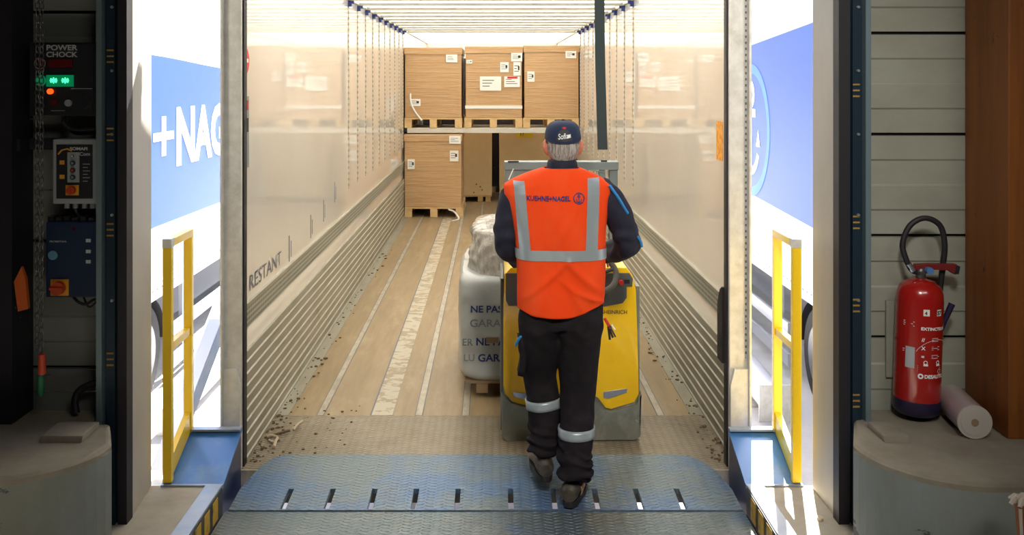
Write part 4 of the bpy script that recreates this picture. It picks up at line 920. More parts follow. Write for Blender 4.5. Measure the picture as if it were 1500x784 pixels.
# mast and guard
ym = 5.60
def mp(px, py): return tp(px, py, ym)
for (xa, xb, za, zb, nm) in ((740, 751, 238, 560, 'mast_upright'), (893, 905, 238, 560, 'mast_upright'), (878, 887, 250, 560, 'inner_mast')):
    q = MB(); q.box(mp(xa, 0)[0], mp(xb, 0)[0], ym, ym + 0.08, mp(0, zb)[1], mp(0, za)[1]); q.build(nm, M['mast_grey'], t, bevel=0.004)
q = MB(); q.box(mp(739, 0)[0], mp(906, 0)[0], ym - 0.012, ym + 0.09, mp(0, 249)[1], mp(0, 237)[1]); q.build('mast_crossbar', M['mast_grey'], t, bevel=0.003)
q = MB(); q.prism([mp(751, 249), mp(800, 249), mp(800, 253), mp(778, 262), mp(751, 262)], 'y', ym, ym + 0.02); q.build('guard_plate', M['mast_grey'], t)
q = MB(); q.bar((mp(745, 0)[0], ym - 0.015, mp(0, 263)[1]), (mp(752, 0)[0], ym - 0.015, mp(0, 247)[1]), 0.006, 0.006); q.build('cable_tie', M['paper'], t)
q = MB(); q.box(mp(744, 0)[0], mp(760, 0)[0], ym - 0.02, ym, mp(0, 237.5)[1], mp(0, 235.5)[1]); q.box(mp(880, 0)[0], mp(889, 0)[0], ym - 0.01, ym + 0.02, mp(0, 237.5)[1], mp(0, 234.5)[1]); q.build('bracket_bolt', M['black_plastic'], t)
q = MB()
for k in range(16):
    x0 = mp(800 + k * 5.2, 0)[0]; z0 = mp(0, 249)[1]; L = 0.22
    q.bar((x0, ym + 0.03, z0), (min(x0 + L * 0.6, 0.64), ym + 0.03, z0 - min(L, (min(x0 + L * 0.6, 0.64) - x0) / 0.6 + 0.001)), 0.0025, 0.0025)
    q.bar((x0, ym + 0.033, z0), (max(x0 - L * 0.6, 0.3), ym + 0.033, z0 - min(L, (x0 - max(x0 - L * 0.6, 0.3)) / 0.6 + 0.001)), 0.0025, 0.0025)
q.build('guard_mesh', M['tape'], t)
q = MB(); q.box(0.07, 0.74, 5.52, 5.68, 0.05, 0.45); q.build('mast_foot', M['truck_grey'], t)
for x in (0.16, 0.52):
    q = MB(); q.box(x, x + 0.16, 5.66, 6.78, 0.028, 0.075); q.build('fork', M['truck_grey'], t, bevel=0.006)
for x, y in ((0.2, 5.3), (0.6, 5.3), (0.24, 6.6), (0.6, 6.6)):
    q = MB(); q.lathe([(0.035 if y > 6 else 0.10, -0.04), (0.035 if y > 6 else 0.10, 0.04)], (x, y, 0.0365 if y > 6 else 0.102), 'x', 20); q.build('wheel', M['sole'], t, smooth=True)

# load on the forks
LY = 5.76
t = thing('wooden_pallet', 'brown pallet on the forks of the pallet truck', 'pallet', (0.3, 6.3, 0.0785), 'wooden pallets in the trailer')
q = MB(); q.box(-0.17, 0.77, LY + 0.03, LY + 1.2, 0.092, 0.10)
for yy in (LY + 0.03, LY + 0.55, LY + 1.1): q.box(-0.17, 0.77, yy, yy + 0.1, 0.084, 0.092)
q.build('top_deck', M['cardcore'], t)
for x in (-0.10, 0.36, 0.69):
    for yy in (LY + 0.02, LY + 0.55, LY + 1.07):
        q = MB(); q.box(x, x + 0.07, yy, yy + 0.13, 0.078 if x == 0.36 else 0.03, 0.084); q.build('block', M['cardcore'], t)
def lump(x0, x1, y0, y1, z0, z1, amp, sc_, seed, taper=0.0, ex=5.0, nu=72, nv=30, top_amp=0.0, pleat=0.0):
    q = MB(); cx, cy = (x0 + x1) / 2, (y0 + y1) / 2; rx, ry = (x1 - x0) / 2, (y1 - y0) / 2
    def f(u, v):
        th = 2 * PI * u; c, s = math.cos(th), math.sin(th)
        k = (abs(c) ** ex + abs(s) ** ex) ** (-1 / ex)
        vv = min(1, v * 1.25); z = z0 + (z1 - z0) * vv; sh = 1 - taper * vv
        edge = 1 - 0.05 * max(0, (vv - 0.93) / 0.07) ** 2 - 0.05 * max(0, (0.06 - vv) / 0.06) ** 2
        if v > 0.8: edge *= 1 - ((v - 0.8) / 0.2) * 0.985
        p = Vector((cx + rx * k * c * sh * edge, cy + ry * k * s * sh * edge, z))
        n1 = noise.noise(Vector((p.x * sc_, p.y * sc_, p.z * sc_ * 1.4 + seed))); n2 = noise.noise(Vector((p.x * sc_ * 3 + 9, p.y * sc_ * 3, p.z * sc_ * 3 + seed)))
        pl = pleat * math.sin(u * 90 + 4 * n1) * (1 - abs(2 * vv - 1))
        d = Vector((c, s, 0)) * (amp * (n1 + 0.5 * n2) + pl)
        p += d * (0 if v > 0.8 else 1)
        if v >= 0.8: p.z += top_amp * (n1 + 0.6 * n2) * min(1, (v - 0.8) / 0.05)
        return p
    q.grid(f, nu, nv, wrap=True, caps=True); return q
t = thing('wrapped_load', 'stack of goods in white printed film on the truck forks', 'wrapped load', (0.3, 6.3, 0.13))
lump(-0.215, 0.79, LY, LY + 1.15, 0.101, 0.73, 0.012, 5, 1, nu=120, nv=50, ex=7).build('printed_bale', M['film_white'], t, smooth=True)
lump(-0.155, 0.70, LY + 0.02, LY + 1.05, 0.70, 0.985, 0.03, 7, 8, taper=0.08, ex=3.5, nu=150, nv=60, top_amp=0.06, pleat=0.016).build('crumpled_film', M['film_clear'], t, smooth=True)
def lt(s, px, py, h, dy=0.0):
    x, z = tp(px, py, LY); return lambda u, v: (x + u, LY - 0.016 + dy, z + v)
q = MB(); put_text(q, 'NE PAS', 0.058, lt('', 689, 457, 0), 0.0014, 1.05); q.build('navy_lettering', M['print_navy'], t)
q = MB(); put_text(q, 'NE PAS', 0.062, lt('', 697, 505, 0), 0.0016, 1.05); put_text(q, 'GARANTIE', 0.062, lt('', 700, 528.5, 0), 0.0016, 1.05); q.build('navy_lettering', M['print_navy'], t)
q = MB(); put_text(q, 'GARANTIE', 0.064, lt('', 688, 478, 0), 0.001, 1.1); put_text(q, 'ER', 0.058, lt('', 677, 505, 0, -0.004), 0.001, 1.0); put_text(q, 'LU', 0.058, lt('', 679, 528, 0), 0.001, 1.0); q.build('grey_lettering', M['print_grey'], t)
q = MB(); x, z = tp(712, 493, LY); q.box(x, x + 0.075, LY - 0.02, LY - 0.014, z - 0.035, z); q.build('brown_label', M['cardcore'], t)

# debris on the threshold
def scrap(pts, r, label, m='bleached'):
    q = MB(); q.tube(smooth_path(pts, 4), r, 7); tag(q.build('scrap', M[m], smooth=True), label, 'scrap', 'bits of scrap on the threshold plate')
def fl(px, py, z=0.012): s = (py - 118) / (1.92 - z); return ((px - 722) / s, 1400 / s, z)
scrap([fl(393, 643), fl(402, 637), fl(412, 634), fl(425, 631, 0.02)], 0.006, 'thin dark twig-like scrap beside the left wall', 'dirt')
scrap([fl(430, 630, 0.02), fl(436, 622, 0.035), fl(443, 617, 0.03)], 0.007, 'pale curled scrap at the tip of the dark twig')
scrap([fl(392, 640), fl(398, 638, 0.02), fl(406, 641), fl(402, 648), fl(394, 645)], 0.007, 'pale ring of scrap left of the dark twig')
scrap([fl(404, 646), fl(401, 655)], 0.008, 'short pale splinter below the ring of scrap')
q = MB(); rr = random.Random(5)
for k in range(230):
    sgn = rr.random() < 0.5; y = 4.8 + rr.random() ** 1.6 * 6; x = (XL + 0.03 + 0.10 * rr.random() ** 2) if sgn else (XR - 0.03 - 0.10 * rr.random() ** 2)
    s = 0.003 + 0.008 * rr.random() ** 2; a = rr.random() * PI; pts = [(x + s * math.cos(a + j * 2 * PI / 5) * (0.6 + rr.random()), y + s * math.sin(a + j * 2 * PI / 5) * (0.6 + 1.5 * rr.random())) for j in range(5)]
    q.prism(pts, 'z', 0.0045, 0.0055 + s * 0.7)
for k in range(60):
    y = 4.85 + rr.random() * 0.8; x = XL + 0.03 + 0.45 * rr.random() ** 2; s = 0.003 + 0.006 * rr.random()
    q.prism([(x + s * math.cos(j * 1.3), y + s * math.sin(j * 1.3)) for j in range(5)], 'z', 0.003, 0.004 + s * 0.5)
o = tag(q.build('crumbs', M['dirt']), 'dirt and crumbs gathered along the trailer walls', 'debris'); o['kind'] = 'stuff'
q = MB(); q.prism([(x, y) for x, y in [(1.355 + 0.013 * math.cos(a * PI / 4), 3.96 + 0.02 * math.sin(a * PI / 4)) for a in range(8)]], 'z', FZ, FZ + 0.012); tag(q.build('pebble', M['bleached'], bevel=0.003), 'small pale stone chip on the floor at the foot of the right door track', 'stone chip')

# ================================================================== THE WORKER
W = thing('person', 'person seen from behind in orange safety vest, navy cap and black trousers, walking', 'person', (0.33, 4.4, 0.0))
def ell(mb, prof, n=36, ex=2.0):
    """loft of super-ellipse sections: (cx, cy, z, rx, ry)"""
    def f(u, v):
        k = v * (len(prof) - 1); i = min(int(k), len(prof) - 2); t_ = k - i
        p0 = prof[max(i - 1, 0)]; p1 = prof[i]; p2 = prof[i + 1]; p3 = prof[min(i + 2, len(prof) - 1)]
        c = [0.5 * (2 * p1[j] + (p2[j] - p0[j]) * t_ + (2 * p0[j] - 5 * p1[j] + 4 * p2[j] - p3[j]) * t_ ** 2 + (3 * p1[j] - p0[j] - 3 * p2[j] + p3[j]) * t_ ** 3) for j in range(5)]
        th = 2 * PI * u; co_, si = math.cos(th), math.sin(th); kk = (abs(co_) ** ex + abs(si) ** ex) ** (-1 / ex)
        return (c[0] + c[3] * kk * co_, c[1] + c[4] * kk * si, c[2])
    mb.grid(f, n, (len(prof) - 1) * 4, wrap=True, caps=True); return mb
def remesh(mb, name, m, parent, voxel=0.012, sm=6, fold=None):
    """one continuous surface out of overlapping closed pieces"""
    o = mb.build(name, m, parent)
    r = o.modifiers.new('r', 'REMESH'); r.mode = 'VOXEL'; r.voxel_size = voxel
    s = o.modifiers.new('s', 'SMOOTH'); s.iterations = sm; s.factor = 0.5
    dg = bpy.context.evaluated_depsgraph_get(); me = bpy.data.meshes.new_from_object(o.evaluated_get(dg))
    o.modifiers.clear(); old = o.data; o.data = me; bpy.data.meshes.remove(old)
    if fold:
        org = ORIGIN[o]
        ns = [v.normal.copy() for v in me.vertices]
        for v, nn in zip(me.vertices, ns): v.co += nn * fold(v.co + org)
    for p in me.polygons: p.use_smooth = True
    return o
SH_R = [(0.475, 4.43, 1.425), (0.545, 4.435, 1.36), (0.595, 4.45, 1.26), (0.632, 4.48, 1.155), (0.60, 4.62, 1.10), (0.555, 4.76, 1.06)]
SH_L = [(0.125, 4.43, 1.425), (0.085, 4.435, 1.35), (0.070, 4.45, 1.25), (0.068, 4.48, 1.15), (0.115, 4.62, 1.075), (0.175, 4.78, 1.01)]
LEG_R = [(0.405, 4.42, 0.90), (0.405, 4.42, 0.80), (0.400, 4.435, 0.65), (0.395, 4.44, 0.50), (0.385, 4.39, 0.32), (0.372, 4.325, 0.115)]
LEG_L = [(0.225, 4.42, 0.90), (0.222, 4.43, 0.80), (0.215, 4.48, 0.65), (0.222, 4.52, 0.52), (0.245, 4.50, 0.35), (0.240, 4.47, 0.18)]
# --- body: one continuous surface
b = MB()
ell(b, [(0.315, 4.43, 0.84, 0.135, 0.09), (0.315, 4.43, 0.92, 0.15, 0.10), (0.315, 4.43, 1.05, 0.135, 0.085), (0.31, 4.43, 1.25, 0.165, 0.10), (0.31, 4.43, 1.38, 0.175, 0.095), (0.315, 4.43, 1.44, 0.12, 0.07), (0.32, 4.43, 1.48, 0.06, 0.055)])
HC = Vector((0.326, 4.455, 1.625))
b.tube([(0.318, 4.43, 1.44), (0.322, 4.437, 1.52), (0.325, 4.445, 1.56)], [0.062, 0.056, 0.056], 20)
ell(b, [(HC.x, HC.y + 0.02, 1.515, 0.03, 0.035), (HC.x, HC.y + 0.02, 1.53, 0.05, 0.07), (HC.x, HC.y + 0.008, 1.56, 0.064, 0.085), (HC.x, HC.y, 1.60, 0.071, 0.092), (HC.x, HC.y, 1.64, 0.074, 0.095), (HC.x, HC.y, 1.68, 0.070, 0.09), (HC.x, HC.y, 1.71, 0.05, 0.065), (HC.x, HC.y, 1.722, 0.02, 0.03)], 32)
for s in (-1, 1):       # ears
    b.grid(lambda u, v: (HC.x + s * (0.076 + 0.012 * math.sin(PI * v)), HC.y + 0.004 + 0.020 * math.cos(2 * PI * u) * math.sin(PI * v), 1.605 + 0.031 * math.sin(2 * PI * u) * math.sin(PI * v) + 0.0 * v), 14, 8, wrap=True)
    b.tube([(HC.x + s * 0.068, HC.y + 0.004, 1.575), (HC.x + s * 0.078, HC.y - 0.008, 1.59), (HC.x + s * 0.087, HC.y - 0.018, 1.612), (HC.x + s * 0.087, HC.y - 0.016, 1.630), (HC.x + s * 0.076, HC.y - 0.004, 1.642)], [0.009, 0.010, 0.011, 0.010, 0.008], 8)
b.tube([(HC.x, HC.y + 0.085, 1.625), (HC.x, HC.y + 0.108, 1.595), (HC.x, HC.y + 0.09, 1.585)], [0.009, 0.013, 0.009], 8)          # nose
b.tube([(HC.x - 0.02, HC.y + 0.086, 1.56), (HC.x, HC.y + 0.093, 1.562), (HC.x + 0.02, HC.y + 0.086, 1.56)], 0.006, 8)                 # lips
for P_, rs in ((SH_R, [0.05, 0.045, 0.042, 0.040, 0.034, 0.026]), (SH_L, [0.05, 0.045, 0.042, 0.040, 0.034, 0.026])): b.tube(smooth_path(P_, 5), [rs[min(int(i / 5), 5)] for i in range(len(smooth_path(P_, 5)))], 14)
for P_ in (LEG_R, LEG_L): b.tube(smooth_path(P_, 5), [(0.078, 0.075, 0.066, 0.055, 0.045, 0.036)[min(int(i / 5), 5)] for i in range(26)], 14)
# hands: palm, four fingers and a thumb curled round what they hold
def hand(b, wr, palm_end, side, curl, dirx):
    wr = Vector(wr); pe = Vector(palm_end); ax = (pe - wr).normalized(); up = Vector((0, 0, 1)); lat = ax.cross(up).normalized(); nrm = lat.cross(ax).normalized()
    b.tube([wr - ax * 0.02, wr, wr.lerp(pe, 0.5), pe], [0.024, 0.025, 0.030, 0.028], 12, sx=1.25)
    for k, L in enumerate((0.068, 0.078, 0.074, 0.058)):
        r0 = pe + lat * ((k - 1.5) * 0.0215) * side; p = [r0 - ax * 0.01]; d = ax.copy(); a = 0
        for j in range(3):
            a += curl[j]; dd = (ax * math.cos(a) - nrm * math.sin(a)); p.append(p[-1] + dd * L * (0.45, 0.32, 0.23)[j] * 1.15)
        b.tube(p, [0.0085, 0.0082, 0.0075, 0.006], 8)
    tb = wr.lerp(pe, 0.35) - lat * 0.03 * side
    b.tube([tb, tb - lat * 0.022 * side + ax * 0.02 - nrm * 0.012, tb - lat * 0.016 * side + ax * 0.045 - nrm * 0.035], [0.013, 0.011, 0.008], 8)
hand(b, (0.552, 4.79, 1.052), (0.553, 4.865, 1.020), 1, (0.5, 0.9, 0.8), 0)
hand(b, (0.180, 4.80, 1.002), (0.205, 4.88, 0.962), -1, (0.4, 0.7, 0.6), 0)
remesh(b, 'body', M['skin'], W, 0.0042, 3)
for s_ in (-1, 1):
    q = MB(); q.lathe([(0.001, -0.006), (0.008, -0.004), (0.0115, 0.0), (0.008, 0.004), (0.001, 0.006)], (HC.x + s_ * 0.030, HC.y + 0.085, 1.622), 'y', 14); ey_ = q.build('eye', M['paper'], W, smooth=True)
    q = MB(); q.lathe([(0.004, 0.0), (0.004, 0.0035)], (HC.x + s_ * 0.030, HC.y + 0.0885, 1.622), 'y', 10); q.build('pupil', M['ink'], ey_)
    q = MB(); q.tube([(HC.x + s_ * 0.014, HC.y + 0.091, 1.637), (HC.x + s_ * 0.03, HC.y + 0.090, 1.641), (HC.x + s_ * 0.046, HC.y + 0.080, 1.636)], [0.002, 0.003, 0.002], 6); q.build('eyebrow', M['hair'], W)
# --- hair at the back of the head, below the cap
b = MB()
def hf(u, v):
    th = PI * (1.08 + 0.84 * u); z = 1.548 + 0.095 * v; k = min(1, v / 0.45); e = 1 - abs(2 * u - 1) ** 3
    w = 0.060 + 0.013 * k ** 0.8; d = 0.074 + 0.020 * k ** 0.8; s_ = 0.0015 * math.sin(u * 110 + 3 * math.sin(v * 7))
    return (HC.x + (w + s_) * math.cos(th), HC.y + (d + s_) * math.sin(th), z + (0.018 * (1 - e)) * (1 - v))
b.grid(hf, 40, 10); o = b.build('hair', M['hair'], W, smooth=True); md = o.modifiers.new('t', 'SOLIDIFY'); md.thickness = 0.006; md.offset = 0
# --- cap
b = MB()
def cf(u, v):
    th = 2 * PI * u; a = PI / 2 * v; back = max(0, -math.sin(th))
    z = 1.652 - 0.022 * back * (1 - v) + 0.082 * math.sin(a) ** 0.9
    r = math.cos(a) ** 0.55
    return (HC.x + 0.0845 * math.cos(th) * r, HC.y + 0.104 * math.sin(th) * r, z)
b.grid(cf, 48, 18, wrap=True, caps=False); cp = b.build('cap', M['cap'], W, smooth=True)
b = MB(); b.grid(lambda u, v: (HC.x + (0.082 - 0.01 * v) * math.cos(PI * (0.06 + 0.88 * u)) , HC.y + 0.098 * math.sin(PI * (0.06 + 0.88 * u)) + 0.075 * v * math.sin(PI * (0.06 + 0.88 * u)), 1.653 - 0.018 * v - 0.012 * math.cos(PI * 2 * u) * v), 20, 5)
o = b.build('cap_brim', M['cap'], cp, smooth=True); md = o.modifiers.new('t', 'SOLIDIFY'); md.thickness = 0.004
b = MB(); b.lathe([(0.008, 0), (0.008, 0.004), (0.004, 0.007)], (HC.x, HC.y, 1.733), 'z', 12); b.build('cap_button', M['cap'], cp)
def capmap(u, v):
    th = 1.5 * PI + u / 0.092; vv = (v - 1.63) / 0.10
    p = Vector(cf(th / (2 * PI), max(0, min(1, vv)))); return (p.x + 0.0015 * math.cos(th), p.y - 0.003, p.z)
b = MB(); b.grid(lambda u, v: capmap(-0.044 + 0.088 * u, 1.636 + 0.040 * v * (1 - (2 * u - 1) ** 2) ** 0.5), 16, 5); b.build('cap_opening', M['ink'], cp, smooth=True)
b = MB()
def cm2(u, v): p = capmap(u, v); return (p[0], p[1] - 0.0025, p[2])
put_text(b, 'Sofia', 0.025, lambda u, v: cm2(-0.006 + u, 1.6435 + v + u * 0.08), 0.0002, 1.1, 'CENTER')
b.grid(lambda u, v: cm2(0.014 + 0.018 * u, 1.645 + 0.002 * u + 0.011 * v), 4, 3); b.build('cap_script', M['print_white'], cp)
b = MB(); ring2d(b, lambda u, v: cm2(u, 1.682 + v * 0.55), 0, 0, 0.007, 0.005, n=12); quad2d(b, lambda u, v: cm2(u, v), -0.013, 0.013, 1.680, 1.683); b.build('cap_emblem', M['red_print'], cp)

# --- jacket
def nz(p, s, q=0): return noise.noise(Vector((p.x * s, p.y * s, p.z * s + q)))
b = MB()
ell(b, [(0.315, 4.43, 0.94, 0.150, 0.08), (0.315, 4.43, 1.0, 0.155, 0.085), (0.315, 4.43, 1.10, 0.165, 0.09), (0.312, 4.43, 1.28, 0.185, 0.10), (0.312, 4.43, 1.40, 0.185, 0.095), (0.315, 4.43, 1.46, 0.13, 0.085), (0.32, 4.432, 1.50, 0.075, 0.075)])
ell(b, [(0.32, 4.432, 1.44, 0.08, 0.08), (0.321, 4.434, 1.49, 0.073, 0.076), (0.322, 4.438, 1.53, 0.071, 0.075), (0.323, 4.44, 1.552, 0.070, 0.074)])
for P_, rs in ((SH_R, (0.066, 0.069, 0.064, 0.062, 0.057, 0.048)), (SH_L, (0.064, 0.067, 0.062, 0.060, 0.055, 0.048))):
    sp_ = smooth_path(P_, 6); b.tube(sp_, [rs[min(i // 6, 5)] + (rs[min(i // 6 + 1, 5)] - rs[min(i // 6, 5)]) * (i % 6) / 6 for i in range(len(sp_))], 20)
def jf(p):
    e = 0
    if p.x > 0.53 or p.x < 0.11: e = 0.006 * math.sin(p.z * 85 + p.y * 60 + 3 * nz(p, 9)) * max(0, 0.5 + nz(p, 6, 3)) + 0.008 * nz(p, 11)
    return e
remesh(b, 'jacket', M['navy_jacket'], W, 0.009, 5, jf)
b = MB(); b.tube(smooth_path([(0.532, 4.372, 1.44), (0.572, 4.375, 1.385), (0.602, 4.383, 1.335), (0.618, 4.39, 1.31)], 5), 0.0075, 8, sx=1.6); b.build('shoulder_piping', M['blue_piping'], W, smooth=True)
b = MB(); b.tube(smooth_path([(0.668, 4.412, 1.20), (0.684, 4.42, 1.175), (0.690, 4.43, 1.15)], 5), 0.006, 8); b.build('elbow_piping', M['blue_piping'], W, smooth=True)

# --- trousers
def legpath(P_, rs, k=6):
    sp_ = smooth_path(P_, k); return sp_, [rs[min(i // k, len(rs) - 1)] + (rs[min(i // k + 1, len(rs) - 1)] - rs[min(i // k, len(rs) - 1)]) * (i % k) / k for i in range(len(sp_))]
b = MB()
ell(b, [(0.315, 4.43, 0.78, 0.13, 0.10), (0.315, 4.43, 0.82, 0.180, 0.098), (0.317, 4.43, 0.88, 0.175, 0.092), (0.317, 4.43, 0.95, 0.165, 0.095), (0.317, 4.43, 0.97, 0.16, 0.09)])
for P_, rs in ((LEG_R, (0.098, 0.105, 0.098, 0.082, 0.076, 0.077)), (LEG_L, (0.096, 0.102, 0.092, 0.080, 0.076, 0.080))): b.tube(*legpath(P_, rs), 24)
def tf(p):
    z = p.z; low = 0.20 if p.x > 0.315 else 0.27
    f = 0
    if z < low + 0.06: f += 0.011 * math.sin((z + 0.22 * (p.x - 0.3) + 0.05 * nz(p, 8)) * 125) * min(1, (low + 0.06 - z) / 0.08)
    f += 0.008 * nz(Vector((p.x * 2, p.y * 2, p.z)), 7) + 0.003 * math.sin(40 * (p.z + p.x * 1.3) + 6 * nz(p, 5)) * max(0, nz(p, 4, 2) + 0.4)
    return f
remesh(b, 'trousers', M['trousers'], W, 0.009, 4, tf)
# reflective leg bands
def band(path, rs, z0, z1, slope, name='leg_band'):
    q = MB()
    def at(z):
        for a, c, ra, rc in zip(path[:-1], path[1:], rs[:-1], rs[1:]):
            if a.z >= z >= c.z: t_ = (a.z - z) / max(1e-6, a.z - c.z); return a.lerp(c, t_), ra + (rc - ra) * t_
        return path[-1], rs[-1]
    def f(u, v):
        th = 2 * PI * u; z = z0 + (z1 - z0) * v; c, r = at(z); x = r * math.cos(th); p = Vector((c.x + x * 1.0, c.y + r * math.sin(th), z + slope * x))
        return p + Vector((math.cos(th), math.sin(th), 0)) * (0.004 + max(0, tf(p)))
    q.grid(f, 40, 3, wrap=True); o = q.build(name, M['reflective'], W, smooth=True); m_ = o.modifiers.new('t', 'SOLIDIFY'); m_.thickness = 0.006; m_.offset = 0
band(*legpath(LEG_R, (0.098, 0.105, 0.098, 0.082, 0.076, 0.077)), 0.332, 0.290, 0.0)
band(*legpath(LEG_L, (0.096, 0.102, 0.092, 0.080, 0.076, 0.080)), 0.425, 0.383, 0.12)
# thigh pocket with a blue pen on the left leg
q = MB(); q.grid(lambda u, v: (0.118 + 0.012 * math.sin(PI * v) - 0.004, 4.40 + 0.10 * u, 0.56 + 0.17 * v), 4, 6); o = q.build('thigh_pocket', M['trousers'], W, smooth=True); m_ = o.modifiers.new('t', 'SOLIDIFY'); m_.thickness = 0.03
q = MB(); q.tube([(0.105, 4.40, 0.70), (0.118, 4.375, 0.735), (0.128, 4.36, 0.752)], [0.006, 0.007, 0.005], 8); q.build('pen', M['blue_piping'], W, smooth=True)
# --- shoes
def shoe(x, y, z, toe, tan):
    r = Matrix.Rotation(toe, 3, 'Z'); q = MB()
    prof = [(-0.118, 0.030, 0.080), (-0.10, 0.040, 0.098), (-0.06, 0.043, 0.102), (0.0, 0.043, 0.098), (0.05, 0.049, 0.075), (0.10, 0.052, 0.056), (0.15, 0.046, 0.048), (0.172, 0.026, 0.036)]
    def f(u, v):
        k = v * (len(prof) - 1); i = min(int(k), len(prof) - 2); t_ = k - i; a = [prof[i][j] + (prof[i + 1][j] - prof[i][j]) * t_ for j in range(3)]
        th = 2 * PI * u; xx = a[1] * math.cos(th); zz = 0.024 + (a[2] - 0.024) * (0.5 + 0.5 * math.sin(th)) if True else 0
        return Vector((x, y, z)) + r @ Vector((xx, a[0], zz))
    q.grid(f, 24, 28, wrap=True, caps=True); o = q.build('shoe', M['shoe'], W, smooth=True)
    q = MB(); pts = []
    for k in range(28):
        a = 2 * PI * k / 28; yy = 0.027 + 0.150 * math.sin(a); w = 0.047 + (0.006 if yy > 0.02 else -0.002); v_ = r @ Vector((w * math.copysign(abs(math.cos(a)) ** 0.7, math.cos(a)), yy, 0)); pts.append((x + v_.x, y + v_.y))
    q.prism(pts, 'z', z, z + 0.026); q.build('sole', M['sole'], o, bevel=0.003)
    if tan:
        q = MB(); q.grid(lambda u, v: Vector((x, y, z)) + r @ Vector((0.045 + 0.006 * math.sin(PI * v), -0.05 + 0.16 * u, 0.03 + 0.045 * v)), 8, 5); o2 = q.build('side_patch', M['tan_leather'], o, smooth=True); m_ = o2.modifiers.new('t', 'SOLIDIFY'); m_.thickness = 0.006
shoe(0.368, 4.38, 0.011, math.radians(-14), True)
shoe(0.232, 4.50, 0.075, math.radians(6), False)
# --- vest
VP = [(0.312, 0.842, 0.198, 0.128), (0.314, 0.90, 0.202, 0.130), (0.316, 1.00, 0.204, 0.130), (0.315, 1.10, 0.206, 0.130), (0.310, 1.22, 0.212, 0.132), (0.305, 1.32, 0.228, 0.130), (0.299, 1.40, 0.250, 0.122), (0.298, 1.44, 0.248, 0.112), (0.303, 1.465, 0.212, 0.104), (0.308, 1.49, 0.160, 0.094), (0.314, 1.508, 0.112, 0.086), (0.318, 1.518, 0.082, 0.080)]
def vsec(z):
    for i in range(len(VP) - 1):
        if VP[i][1] <= z <= VP[i + 1][1] + 1e-6:
            p0, p1, p2, p3 = VP[max(i - 1, 0)], VP[i], VP[i + 1], VP[min(i + 2, len(VP) - 1)]; t_ = (z - p1[1]) / (p2[1] - p1[1]); s_ = t_
            return [p1[j] + (p2[j] - p1[j]) * s_ for j in (0, 2, 3)]
    return [VP[-1][0], VP[-1][2], VP[-1][3]] if z > 1 else [VP[0][0], VP[0][2], VP[0][3]]
def vfold(x, z):
    f = 0.0065 * math.sin((x * 26 + z * 9)) * max(0, min(1, (1.35 - z) * 3)) + 0.012 * noise.noise(Vector((x * 9, z * 4.5, 2)))
    for (cx, cz, sx, w, a) in ((0.25, 1.02, 1.1, 0.018, 0.013), (0.43, 1.00, -0.9, 0.020, 0.014), (0.34, 1.27, 0.55, 0.014, 0.008), (0.46, 0.90, -1.3, 0.016, 0.014), (0.20, 0.88, 0.4, 0.018, 0.010), (0.30, 1.36, 0.3, 0.012, 0.007), (0.38, 0.92, -0.5, 0.015, 0.010)):
        d = ((x - cx) - sx * (z - cz)) / w
        f += a * math.exp(-d * d) * math.exp(-((z - cz) / 0.11) ** 2)
    return f
def vpt(x, z, off=0.0):
    """point on the back of the vest"""
    cx, rx, ry = vsec(z); d = max(-0.995, min(0.995, (x - cx) / rx)); n = 2.6
    k = (1 - abs(d) ** n) ** (1 / n); return Vector((x, 4.43 - ry * k - vfold(x, z) - off, z))
def vth(th, z, off=0.0):
    cx, rx, ry = vsec(z); c, s = math.cos(th), math.sin(th); n = 2.6; k = (abs(c) ** n + abs(s) ** n) ** (-1 / n)
    x = cx + rx * k * c; fo = vfold(x, z) if s < 0 else 0.004 * noise.noise(Vector((x * 9, z * 5, 7)))
    return Vector((x + off * c, 4.43 + ry * k * s + math.copysign(1, s) * (fo * abs(s) ** 0.5 + off * abs(s)), z))
b = MB()
def vf(u, v):
    th = 2 * PI * u; zt = 0.852 + (1.518 - 0.852) * v
    px_ = vth(th, zt).x; hh = max(0, min(1, (px_ - 0.34) / 0.18)); hh = hh * hh * (3 - 2 * hh)
    bot = (0.042 * hh + 0.020 * max(0, min(1, (0.17 - px_) / 0.06)) - 0.006 * math.sin(3 * th)) * (1 - v) ** 3
    return vth(th, zt) + Vector((0, 0, bot + (0.030 if False else 0)))
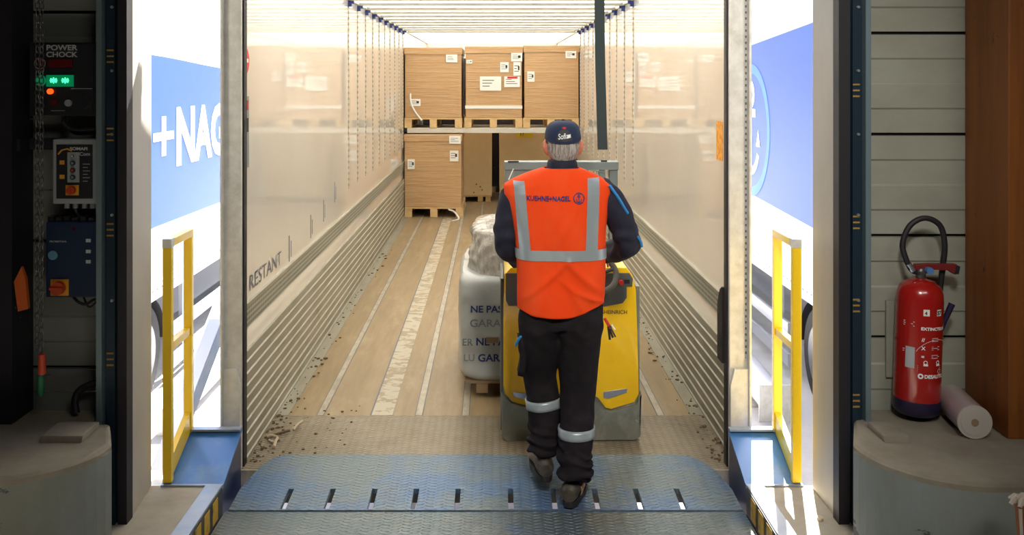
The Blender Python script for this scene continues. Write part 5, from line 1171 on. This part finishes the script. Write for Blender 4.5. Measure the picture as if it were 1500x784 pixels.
b.grid(vf, 110, 90, wrap=True); vo = b.build('vest', M['orange_vest'], W, smooth=True); m_ = vo.modifiers.new('t', 'SOLIDIFY'); m_.thickness = 0.004
b = MB(); b.grid(lambda u, v: vth(2 * PI * u, 1.105 + 0.048 * v, 0.004), 110, 3, wrap=True); o = b.build('reflective_band', M['reflective'], vo, smooth=True)
def vstripe(x0, x1, w, za, zb):
    q = MB(); q.grid(lambda u, v: vpt(x0 + (x1 - x0) * v + w * (u - 0.5), za + (zb - za) * v, 0.0045), 4, 40); q.build('reflective_stripe', M['reflective'], vo, smooth=True)
vstripe(0.145, 0.118, 0.050, 1.150, 1.462); vstripe(0.446, 0.458, 0.056, 1.150, 1.476)
q = MB(); put_text(q, 'KUEHNE+NAGEL', 0.0305, lambda u, v: tuple(vpt(0.152 + u, 1.378 + v, 0.006)), 0.0007, 1.0); 
vs_, _ = text2d('KUEHNE+NAGEL', 0.0305, 0.0007); wtx = max(v[0] for v in vs_); q = MB(); put_text(q, 'KUEHNE+NAGEL', 0.0305, lambda u, v: tuple(vpt(0.152 + u * 0.198 / wtx, 1.378 + v, 0.006)), 0.0007, 1.0)
q.build('vest_lettering', M['print_navy'], vo)
fe = lambda u, v: tuple(vpt(0.388 + u, 1.389 + v, 0.006))
q = MB(); ring2d(q, fe, 0, 0, 0.0235, 0.0042, n=28); anchor(q, fe, 0.040); q.build('vest_emblem', M['print_navy'], vo)
# keys on the belt
q = MB(); q.tube(smooth_path([(0.505, 4.32, 0.845), (0.520, 4.315, 0.82), (0.530, 4.31, 0.80)], 4), 0.007, 8); q.build('key_strap', M['red_print'], W, smooth=True)
q = MB()
for a, c in (((0.527, 4.31, 0.815), (0.552, 4.305, 0.765)), ((0.522, 4.31, 0.81), (0.540, 4.30, 0.762)), ((0.520, 4.31, 0.81), (0.527, 4.305, 0.752))): q.bar(a, c, 0.010, 0.006)
q.build('keys', M['black_plastic'], W); q = MB(); q.bar((0.535, 4.304, 0.822), (0.552, 4.302, 0.80), 0.012, 0.006); q.build('key_tag', M['chrome'], W)
